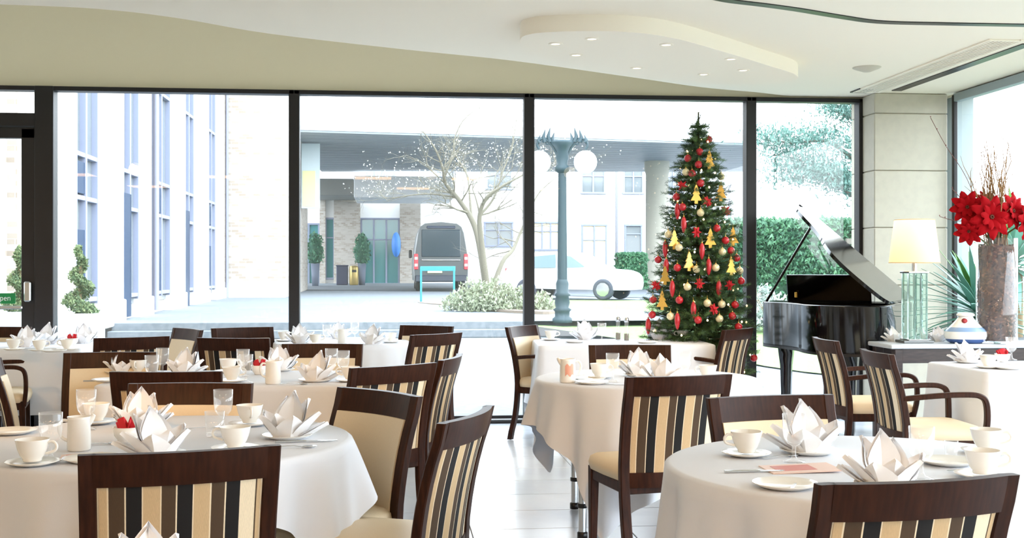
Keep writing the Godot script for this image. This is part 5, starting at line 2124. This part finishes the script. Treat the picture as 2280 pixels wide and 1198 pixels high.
func hang_ornaments() -> void:
	var lists := {
		"shiny red ball bauble": ["ball", M.red, [[395, 157], [350, 218], [292, 250], [345, 280], [313, 325], [355, 372], [235, 440], [265, 490], [435, 595], [478, 655], [505, 705], [145, 750], [533, 742], [240, 790], [555, 855], [120, 948], [250, 950], [526, 972], [115, 1022], [512, 1028], [342, 1048], [542, 1082], [618, 1236]]],
		"red star bauble": ["star", M.red_matt, [[265, 385], [388, 463], [478, 508], [335, 615], [350, 868], [135, 878], [500, 876], [420, 995]]],
		"long red drop bauble": ["drop", M.red, [[240, 508], [272, 575], [180, 695], [362, 705], [395, 782], [185, 782], [215, 890], [445, 890], [320, 995], [240, 1050], [96, 1075]]],
		"pale gold ball bauble": ["ball", M.pearl, [[282, 318], [456, 340], [355, 518], [195, 625], [248, 690], [462, 712], [335, 797], [430, 790], [548, 805], [290, 885], [388, 965], [460, 970], [448, 1042], [206, 1030]]],
		"flat gold fir-shaped ornament": ["fir", M.gold, [[398, 262], [455, 418], [333, 430], [403, 648], [515, 640], [225, 655], [298, 762], [505, 785], [180, 830], [165, 955]]],
	}
	for label in lists:
		var kind: String = lists[label][0]
		var shape: Array = ornament_shape(kind)
		var zones := {"left": 0, "middle": 0, "right": 0}
		var spots: Array = lists[label][2]
		spots.sort_custom(func(a, b): return a[1] < b[1])
		var ord := ["first", "second", "third", "fourth", "fifth", "sixth", "seventh", "eighth", "ninth", "tenth", "eleventh"]
		for p in spots:
			var off: float = (p[0] - 345.0) / maxf(40.0, p[1] * 0.24)
			var zone := "left" if off < -0.34 else ("right" if off > 0.34 else "middle")
			var where := {"left": "down the left flank", "middle": "down the middle", "right": "down the right flank"}
			var text := "%s, %s of its kind %s of the Christmas tree" % [label, ord[zones[zone]], where[zone]]
			zones[zone] += 1
			var o := solo({"ball": "ball_bauble", "drop": "drop_bauble", "star": "star_bauble", "fir": "fir_ornament"}[kind], shape[0], lists[label][1], text, "bauble", ornament_spot(p[0], p[1]), -YAW + rng.randf_range(-0.5, 0.5), label + "s on the Christmas tree")
			if kind == "star": o.rotation.z = rng.randf() * 1.0
			var cap := mb()
			var h: float = {"ball": 0.03, "drop": 0.06, "star": 0.03, "fir": 0.072}[kind]
			lathe(cap, [Vector2(0.006, h - 0.002), Vector2(0.006, h + 0.007), Vector2(0.0, h + 0.009)], 8)
			tube(cap, [Vector3(0, h + 0.006, 0), Vector3(0.002, h + 0.03, -0.01)], 0.0012, 4, false)
			part(o, "hanging_cap", cap, M.gold)
	var ls := thing("fairy_lights", "string of tiny warm white lights wound through the Christmas tree", "light string")
	var bm := mb()
	lathe(bm, [Vector2(0, -0.008), Vector2(0.006, -0.004), Vector2(0.0075, 0.002), Vector2(0.004, 0.009), Vector2(0, 0.011)], 8)
	bm.generate_normals()
	var bulb := bm.commit()
	var warm := glow(Color(1.0, 0.85, 0.6), 6.0)
	var wire := mb()
	var prev := Vector3.ZERO
	for k in 110:
		var y := lerpf(0.5, 2.35, k / 109.0)
		var a := k * 0.82
		var r := tree_radius(y) * rng.randf_range(0.82, 1.0)
		var p := flat_at(TREE.x, TREE.y, y) + Vector3(cos(a) * r, 0, sin(a) * r)
		if k > 0: tube(wire, [prev, prev.lerp(p, 0.5) - Vector3(0, 0.012, 0), p], 0.0014, 3, false)
		prev = p
		part(ls, "bulb", bulb, warm).position = p
	part(ls, "wire", wire, mat(rgb8(30, 60, 36), 0.6))

# ---------- grand piano
func build_piano() -> void:
	var K := Vector3(4.258, 0.006, -9.23)
	var t := thing("grand_piano", "glossy black grand piano with its lid propped open", "piano", K, -0.57)
	var plan := [Vector2(0, 0), Vector2(0, 1.18), Vector2(-0.06, 1.27), Vector2(-0.2, 1.31), Vector2(-0.38, 1.3), Vector2(-0.52, 1.22), Vector2(-0.64, 1.06), Vector2(-0.74, 0.86), Vector2(-0.88, 0.68), Vector2(-1.03, 0.55), Vector2(-1.12, 0.42), Vector2(-1.15, 0.28), Vector2(-1.15, 0.0)]
	var smooth := [plan[0]]
	smooth.append_array(curve_of(plan.slice(1, 12), 5))
	smooth.append(plan[12])
	# rim: a wall round the plan, with soundboard inside
	var s := mb()
	var inner := []
	var c := Vector2(-0.52, 0.58)
	for p in smooth: inner.append(p + (c - p).normalized() * 0.05)
	var rows := [[], [], [], [], []]
	for i in smooth.size():
		rows[0].append(Vector3(smooth[i].x, 0.69, smooth[i].y))
		rows[1].append(Vector3(smooth[i].x, 1.036, smooth[i].y))
		rows[2].append(Vector3(smooth[i].x * 0.996 + c.x * 0.004, 1.042, smooth[i].y * 0.996 + c.y * 0.004))
		rows[3].append(Vector3(inner[i].x, 1.042, inner[i].y))
		rows[4].append(Vector3(inner[i].x, 0.86, inner[i].y))
	sheet(s, [rows[0], rows[1]], true, 0)
	sheet(s, [rows[1], rows[2], rows[3]], true, 1)
	sheet(s, [rows[3], rows[4]], true, 2)
	part(t, "rim", s, M.gloss_black)
	s = mb()
	prism(s, inner, 0.84, 0.9)
	part(t, "soundboard", s, mat(rgb8(120, 84, 46), 0.5))
	s = mb()
	prism(s, smooth, 0.67, 0.7)
	part(t, "bottom_board", s, mat(rgb8(22, 18, 18), 0.5))
	for l in [[-0.98, 0.2], [-0.14, 0.2], [-0.28, 1.12]]:
		s = mb()
		lathe(s, [Vector2(0.0, 0.03), Vector2(0.035, 0.05), Vector2(0.045, 0.1), Vector2(0.06, 0.5), Vector2(0.075, 0.6), Vector2(0.085, 0.67)], 4, Transform3D(Basis(Vector3.UP, PI / 4), Vector3(l[0], 0, l[1])))
		var lg := part(t, "leg", s, M.gloss_black)
		s = mb()
		lathe(s, [Vector2(0, -0.012), Vector2(0.026, -0.012), Vector2(0.03, 0.0), Vector2(0.026, 0.012), Vector2(0, 0.012)], 14, Transform3D(Basis(Vector3.RIGHT, PI / 2), Vector3(l[0], 0.03, l[1])))
		part(lg, "caster", s, M.gold)
	# lyre with pedals
	s = mb()
	for x in [-0.66, -0.5]:
		box(s, Vector3(x, 0.4, 0.16), Vector3(0.03, 0.54, 0.03), 0.006)
	box(s, Vector3(-0.58, 0.12, 0.16), Vector3(0.24, 0.05, 0.08), 0.01)
	part(t, "pedal_lyre", s, M.gloss_black)
	# lid, hinged on the right
	var ang := deg_to_rad(41.0)
	var hinge := Transform3D(Basis(Vector3.BACK, -ang), Vector3(0.0, 1.055, 0.0))
	var lid := []
	for p in smooth: lid.append(Vector2(p.x * 1.01, (p.y - 0.6) * 1.01 + 0.6))
	s = mb()
	prism(s, lid, 0.0, 0.026, hinge, true)
	part(t, "lid", s, M.gloss_black)
	# prop from the left side of the rim to the lid
	s = mb()
	var top: Vector3 = hinge * Vector3(-0.93, 0.0, 0.5)
	tube(s, [Vector3(-1.1, 1.04, 0.4), top], 0.011, 8)
	part(t, "lid_prop", s, M.gloss_black)
	s = mb()
	tube(s, [hinge * Vector3(-1.14, 0.012, 0.02), hinge * Vector3(-1.22, 0.012, 0.02)], 0.008, 8)
	part(t, "lid_hook", s, M.black)
	# music desk
	s = mb()
	box(s, Vector3.ZERO, Vector3(0.68, 0.24, 0.02), 0.006, Transform3D(Basis(Vector3.RIGHT, 0.25), Vector3(-0.6, 1.15, 0.34)))
	part(t, "music_desk", s, M.gloss_black)
	s = mb()
	box(s, Vector3(-0.86, 1.1, 0.365), Vector3(0.022, 0.045, 0.012), 0.003, Transform3D())
	part(t, "brass_catch", s, M.gold)
	s = mb()
	box(s, Vector3(-0.575, 1.03, 0.3), Vector3(1.08, 0.02, 0.12), 0.004)
	part(t, "desk_shelf", s, M.gloss_black)
	s = mb()
	box(s, Vector3(-0.575, 1.0, 0.05), Vector3(1.15, 0.08, 0.1), 0.01)
	part(t, "fallboard", s, M.gloss_black)

# ---------- console with lamp, vase and ornament
const CONSOLE_Y := 0.8

func build_console() -> void:
	var x0 := 3.42
	var x1 := 4.72
	var z0 := -8.12
	var z1 := -7.72
	var t := thing("console_table", "dark console table with a pale top in front of the grand piano", "table", Vector3((x0 + x1) / 2, 0.006, (z0 + z1) / 2))
	var w := x1 - x0
	var dp := z1 - z0
	var s := mb()
	box(s, Vector3(0, 0.778, 0), Vector3(w, 0.03, dp), 0.006)
	part(t, "table_top", s, mat(rgb8(196, 202, 208), 0.25))
	s = mb()
	box(s, Vector3(0, 0.712, dp / 2 - 0.04), Vector3(w - 0.12, 0.1, 0.025), 0.004)
	box(s, Vector3(0, 0.712, -dp / 2 + 0.04), Vector3(w - 0.12, 0.1, 0.025), 0.004)
	part(t, "apron", s, M.wood_dark)
	for sg in [[1, 1], [1, -1], [-1, 1], [-1, -1]]:
		s = mb()
		box(s, Vector3(sg[0] * (w / 2 - 0.06), 0.381, sg[1] * (dp / 2 - 0.04)), Vector3(0.06, 0.762, 0.06), 0.005)
		part(t, "leg", s, M.wood_dark)
	# table lamp
	var p := flat_at(2036, 8.27, CONSOLE_Y)
	t = thing("table_lamp", "table lamp with a lit cream drum shade on four glass rods", "lamp", p)
	s = mb()
	box(s, Vector3(0, 0.009, 0), Vector3(0.22, 0.018, 0.15), 0.003)
	part(t, "base", s, mat(rgb8(120, 122, 122), 0.3, 0.6))
	var rod := mat(Color(0.85, 0.96, 0.93, 0.06), 0.02)
	rod.refraction_enabled = true
	rod.refraction_scale = 0.05
	for sg in [[1, 1], [1, -1], [-1, 1], [-1, -1]]:
		s = mb()
		box(s, Vector3(sg[0] * 0.047, 0.255, sg[1] * 0.047), Vector3(0.04, 0.472, 0.04), 0.003)
		part(t, "glass_rod", s, rod)
	s = mb()
	box(s, Vector3(0, 0.497, 0), Vector3(0.15, 0.014, 0.15), 0.003)
	box(s, Vector3(0, 0.022, 0), Vector3(0.15, 0.008, 0.15), 0.002)
	part(t, "metal_plate", s, M.steel)
	s = mb()
	tube(s, [Vector3(0, 0.5, 0), Vector3(0, 0.68, 0)], 0.016, 14)
	part(t, "neck", s, M.steel)
	var linen := mat(rgb8(250, 238, 214), 0.9)
	linen.backlight_enabled = true
	linen.backlight = Color(0.95, 0.9, 0.8)
	s = mb()
	lathe(s, [Vector2(0.172, 0.562), Vector2(0.174, 0.566), Vector2(0.138, 0.866), Vector2(0.136, 0.87)], 40)
	part(t, "shade", s, linen)
	s = mb()
	for y in [[0.564, 0.1745], [0.867, 0.139]]:
		var ring := []
		for k in 41: ring.append(Vector3(cos(TAU * k / 40) * y[1], y[0], sin(TAU * k / 40) * y[1]))
		tube(s, ring, 0.0022, 6, false)
	for k in 3:
		tube(s, [Vector3(0, 0.66, 0), Vector3(cos(TAU * k / 3.0) * 0.16, 0.665, sin(TAU * k / 3.0) * 0.16)], 0.0016, 5)
	part(t, "shade_wire", s, mat(rgb8(210, 180, 130), 0.5))
	s = mb()
	lathe(s, [Vector2(0.013, 0.68), Vector2(0.03, 0.715), Vector2(0.033, 0.735), Vector2(0.024, 0.76), Vector2(0, 0.772)], 16)
	part(t, "bulb", s, glow(Color(1.0, 0.8, 0.52), 4.0))
	var l := OmniLight3D.new()
	l.name = "bulb_light"
	l.position.y = 0.73
	l.light_color = Color(1.0, 0.8, 0.55)
	l.light_energy = 0.06
	l.light_size = 0.03
	l.omni_range = 8.0
	l.omni_attenuation = 2.0
	l.shadow_enabled = true
	t.add_child(l)
	# napkins waiting on the console
	for k in 3:
		var n: Node3D = again(ware["napkin"], ["white napkin on the console, left of the lamp rods", "white napkin on the console, between the lamp and the ornament", "white napkin on the console, right behind the lamp base"][k], flat_at([1992.0, 2090.0, 2060.0][k], [8.42, 8.4, 8.5][k], CONSOLE_Y - 0.002), [0.3, -0.4, 1.0][k])
		n.scale = Vector3.ONE * 0.72
	# blue and white lidded ornament
	p = flat_at(2150, 8.2, CONSOLE_Y)
	t = thing("china_ornament", "white lidded china ornament with blue bands and a red dab, beside the glass vase", "ornament", p, -0.3)
	s = mb()
	lathe(s, [Vector2(0, 0.0), Vector2(0.1, 0.0), Vector2(0.125, 0.012), Vector2(0.137, 0.03)], 40, Transform3D(), Vector2(1.0, 0.72))
	part(t, "blue_foot", s, mat(rgb8(62, 92, 148), 0.25))
	s = mb()
	lathe(s, [Vector2(0.137, 0.03), Vector2(0.145, 0.055), Vector2(0.14, 0.082)], 40, Transform3D(), Vector2(1.0, 0.72))
	part(t, "body", s, M.china)
	s = mb()
	lathe(s, [Vector2(0.14, 0.082), Vector2(0.128, 0.1), Vector2(0.112, 0.112)], 40, Transform3D(), Vector2(1.0, 0.72))
	part(t, "blue_band", s, mat(rgb8(140, 168, 204), 0.25))
	s = mb()
	lathe(s, [Vector2(0.112, 0.112), Vector2(0.085, 0.14), Vector2(0.062, 0.165), Vector2(0.05, 0.18), Vector2(0.048, 0.19)], 40, Transform3D(), Vector2(1.0, 0.72))
	part(t, "shoulder", s, M.china)
	s = mb()
	lathe(s, [Vector2(0.058, 0.19), Vector2(0.062, 0.196), Vector2(0.06, 0.204), Vector2(0.045, 0.212), Vector2(0, 0.218)], 32, Transform3D(), Vector2(1.0, 0.72))
	part(t, "lid", s, M.china)
	s = mb()
	lathe(s, [Vector2(0, -0.006), Vector2(0.02, 0.0), Vector2(0, 0.006)], 12, Transform3D(Basis(Vector3.RIGHT, PI / 2 - 0.5), Vector3(-0.016, 0.158, 0.05)))
	part(t, "red_dab", s, mat(rgb8(170, 52, 56), 0.4))
	build_vase()
	build_yucca()

func build_vase() -> void:
	var p := flat_at(2219, 8.22, CONSOLE_Y)
	var t := thing("glass_vase", "tall clear glass cylinder vase packed with brown bark chips", "vase", p)
	var s := mb()
	lathe(s, [Vector2(0.0, 0.002), Vector2(0.136, 0.002), Vector2(0.138, 0.006), Vector2(0.138, 0.735), Vector2(0.134, 0.735), Vector2(0.134, 0.016), Vector2(0, 0.014)], 44)
	var clear := mat(Color(1, 1, 1, 0.02), 0.0)
	clear.transparency = BaseMaterial3D.TRANSPARENCY_ALPHA
	part(t, "cylinder", s, clear)
	s = mb()
	lathe(s, [Vector2(0, 0.018), Vector2(0.118, 0.018), Vector2(0.12, 0.68), Vector2(0, 0.69)], 30)
	part(t, "packed_core", s, textured(rgb8(112, 82, 70), noise_tex(0.15, Color(0.5, 0.5, 0.5), Color(1.2, 1.15, 1.1), 3), Vector3(6, 6, 6), 0.9))
	var chip := mb()
	box(chip, Vector3.ZERO, Vector3(0.024, 0.005, 0.012), 0.0015)
	chip.generate_normals()
	var pl := []
	var ti := []
	for i in 1700:
		var a := rng.randf() * TAU
		var r := rng.randf_range(0.114, 0.126)
		var y := rng.randf_range(0.02, 0.69)
		var o := Basis(Vector3.UP, -a + PI / 2) * Basis(Vector3.RIGHT, PI / 2 + rng.randfn() * 0.3) * Basis(Vector3.UP, rng.randf() * TAU)
		pl.append(Transform3D(o.scaled(Vector3.ONE * rng.randf_range(0.6, 1.3)), Vector3(cos(a) * r, y, sin(a) * r)))
		ti.append(tint(rgb8(40, 24, 18), rgb8(150, 106, 84)))
	var cm := mat(Color.WHITE, 0.85)
	cm.vertex_color_use_as_albedo = true
	scatter(t, "bark_chips", chip.commit(), cm, pl, ti)
	# flowers and twigs standing in it
	t = thing("poinsettia_bunch", "bunch of large red poinsettia blooms with bare twigs in the glass vase", "flowers", p)
	var red := mat(rgb8(150, 6, 16), 0.75)
	red.metallic_specular = 0.2
	red.backlight_enabled = true
	red.backlight = Color(0.22, 0.02, 0.02)
	var bract := mb()
	bract.set_smooth_group(0)
	var rows := []
	for j in 9:
		var v := j / 8.0
		var hw := 0.043 * pow(sin(PI * minf(1.0, pow(v, 0.8) * 0.92 + 0.06)), 0.95) * (1.0 + 0.18 * sin(v * 16.0))
		if j == 8: hw = 0.001
		var row := []
		for i in 5:
			var u := i / 2.0 - 1.0
			row.append(Vector3(u * hw, v * 0.135, 0.022 * v * (1.0 - v) * 3.0 - absf(u) * 0.008 + 0.004 * sin(v * 20.0) * absf(u)))
		rows.append(row)
	sheet(bract, rows)
	bract.generate_normals()
	var bm := bract.commit()
	var heads := [[2205, 484, 8.08, 1.08, 0.0, 0.1], [2154, 462, 8.16, 0.82, -0.5, 0.15], [2158, 514, 8.1, 0.72, -0.6, -0.35], [2252, 470, 8.12, 0.92, 0.45, 0.1], [2284, 492, 8.14, 0.95, 0.6, -0.1], [2196, 452, 8.3, 0.7, 0.1, 0.6]]
	for h in heads:
		var f := Node3D.new()
		f.name = "flower_head"
		t.add_child(f, true)
		var c := at_pixel(h[0], h[1], h[2]) - p
		f.position = c
		f.rotation = Vector3(-h[5], h[4], rng.randf() * TAU)
		f.scale = Vector3.ONE * h[3] * 1.12
		for k in 18:
			var o := part(f, "bract", bm, red)
			var layer := k / 9
			o.rotation = Vector3(0, 0, k * TAU / 9.0 + layer * 0.35)
			o.rotate_object_local(Vector3.RIGHT, 0.12 + 0.42 * layer)
			o.scale = Vector3.ONE * (1.0 - 0.3 * layer)
		var s2 := mb()
		for k in 7:
			var a := TAU * k / 7.0
			lathe(s2, [Vector2(0, 0.0), Vector2(0.006, 0.004), Vector2(0.005, 0.012), Vector2(0, 0.015)], 8, Transform3D(Basis(Vector3.RIGHT, PI / 2), Vector3(cos(a) * 0.009, sin(a) * 0.009, 0.01)))
		part(f, "flower_centre", s2, mat(rgb8(96, 44, 26), 0.7))
		var st := mb()
		tube(st, [c, c * Vector3(0.4, 1, 0.4) - Vector3(0, 0.08, 0), Vector3(c.x * 0.2, 0.66, c.z * 0.2)], 0.006, 6)
		part(t, "flower_stem", st, mat(rgb8(86, 96, 52), 0.7))
	var tan_ := mat(rgb8(150, 116, 76), 0.8)
	for k in 40:
		var s3 := mb()
		var a := Vector3(rng.randfn() * 0.03, 0.68, rng.randfn() * 0.03)
		var hgt := rng.randf_range(0.35, 0.78)
		var lean := Vector3(rng.randfn() * 0.075 - 0.01, 0, rng.randfn() * 0.07)
		var pts := [a]
		for j in range(1, 6):
			var v := j / 5.0
			pts.append(a + Vector3(lean.x * v, hgt * v, lean.z * v) + Vector3(rng.randfn(), 0, rng.randfn()) * 0.012)
		tube(s3, pts, [0.005, 0.0046, 0.0042, 0.0036, 0.003, 0.0018], 5, false)
		for j in range(2, 6):
			tube(s3, [pts[j], pts[j] + Vector3(rng.randfn() * 0.04, rng.randf_range(0.03, 0.09), rng.randfn() * 0.04)], [0.0024, 0.0012], 4, false)
		part(t, "twig", s3, tan_)
	var dark := mat(rgb8(110, 74, 66), 0.7)
	var berry := mat(rgb8(120, 40, 44), 0.4)
	for k in 3:
		var s4 := mb()
		var e := at_pixel([2092, 2072, 2120][k], [482, 262, 420][k], 8.2) - p
		var a := Vector3(-0.04, 0.7, 0.02)
		var pts := curve_of([a, a.lerp(e, 0.45) + Vector3(0.02, 0.05, 0), a.lerp(e, 0.75) + Vector3(0.0, 0.02, 0), e], 4)
		tube(s4, pts, 0.0022, 5, false)
		var tw := part(t, "twig", s4, dark)
		s4 = mb()
		for j in range(6, pts.size(), 2):
			lathe(s4, [Vector2(0, -0.005), Vector2(0.005, 0), Vector2(0, 0.005)], 8, moved(pts[j] + Vector3(0, 0.007, 0)))
		part(tw, "berries", s4, berry).set_meta("kind", "stuff")

func build_yucca() -> void:
	for k in 2:
		var base: Vector3 = [Vector3(4.5, 0.006, -8.62), flat_at(2262, 12.4, -0.01)][k]
		var t := thing("spiky_potted_plant", ["spiky long-leaved potted plant between the lamp and the side window", "spiky long-leaved potted plant outside the side window, behind the vase"][k], "plant", base)
		t.scale = Vector3.ONE * [1.08, 1.55][k]
		var s := mb()
		lathe(s, [Vector2(0, 0), Vector2(0.15, 0), Vector2(0.2, 0.38), Vector2(0.19, 0.4), Vector2(0.17, 0.37), Vector2(0, 0.35)], 28)
		part(t, "pot", s, mat(rgb8(90, 92, 96), 0.5))
		s = mb()
		tube(s, [Vector3(0, 0.35, 0), Vector3(0.01, 0.85, 0)], [0.045, 0.035], 10)
		part(t, "stem", s, mat(rgb8(118, 96, 66), 0.9))
		var greens := [mat(rgb8(70, 132, 112), 0.45), mat(rgb8(112, 166, 150), 0.45), mat(rgb8(98, 150, 62), 0.45)]
		for g in greens:
			g.backlight_enabled = true
			g.backlight = Color(0.3, 0.3, 0.3)
		for i in 84:
			var a := i * 2.4
			var el := lerpf(1.35, -0.35, pow(i / 83.0, 0.9))
			var ln := rng.randf_range(0.46, 0.66) * (1.0 if i > 10 else 0.8)
			var dv := Vector3(cos(a) * cos(el), sin(el), sin(a) * cos(el))
			s = mb()
			var pts := []
			for j in 6:
				var v := j / 5.0
				pts.append(Vector3(0, 0.84 + (83 - i) * 0.002, 0) + dv * ln * v + Vector3(0, -0.1 * v * v, 0))
			beam(s, pts, dv.cross(Vector3.UP), [0.024, 0.046, 0.048, 0.036, 0.02, 0.002], 0.003, 0.0004)
			part(t, "leaf", s, greens[2] if i < 14 else greens[rng.randi() % 2])
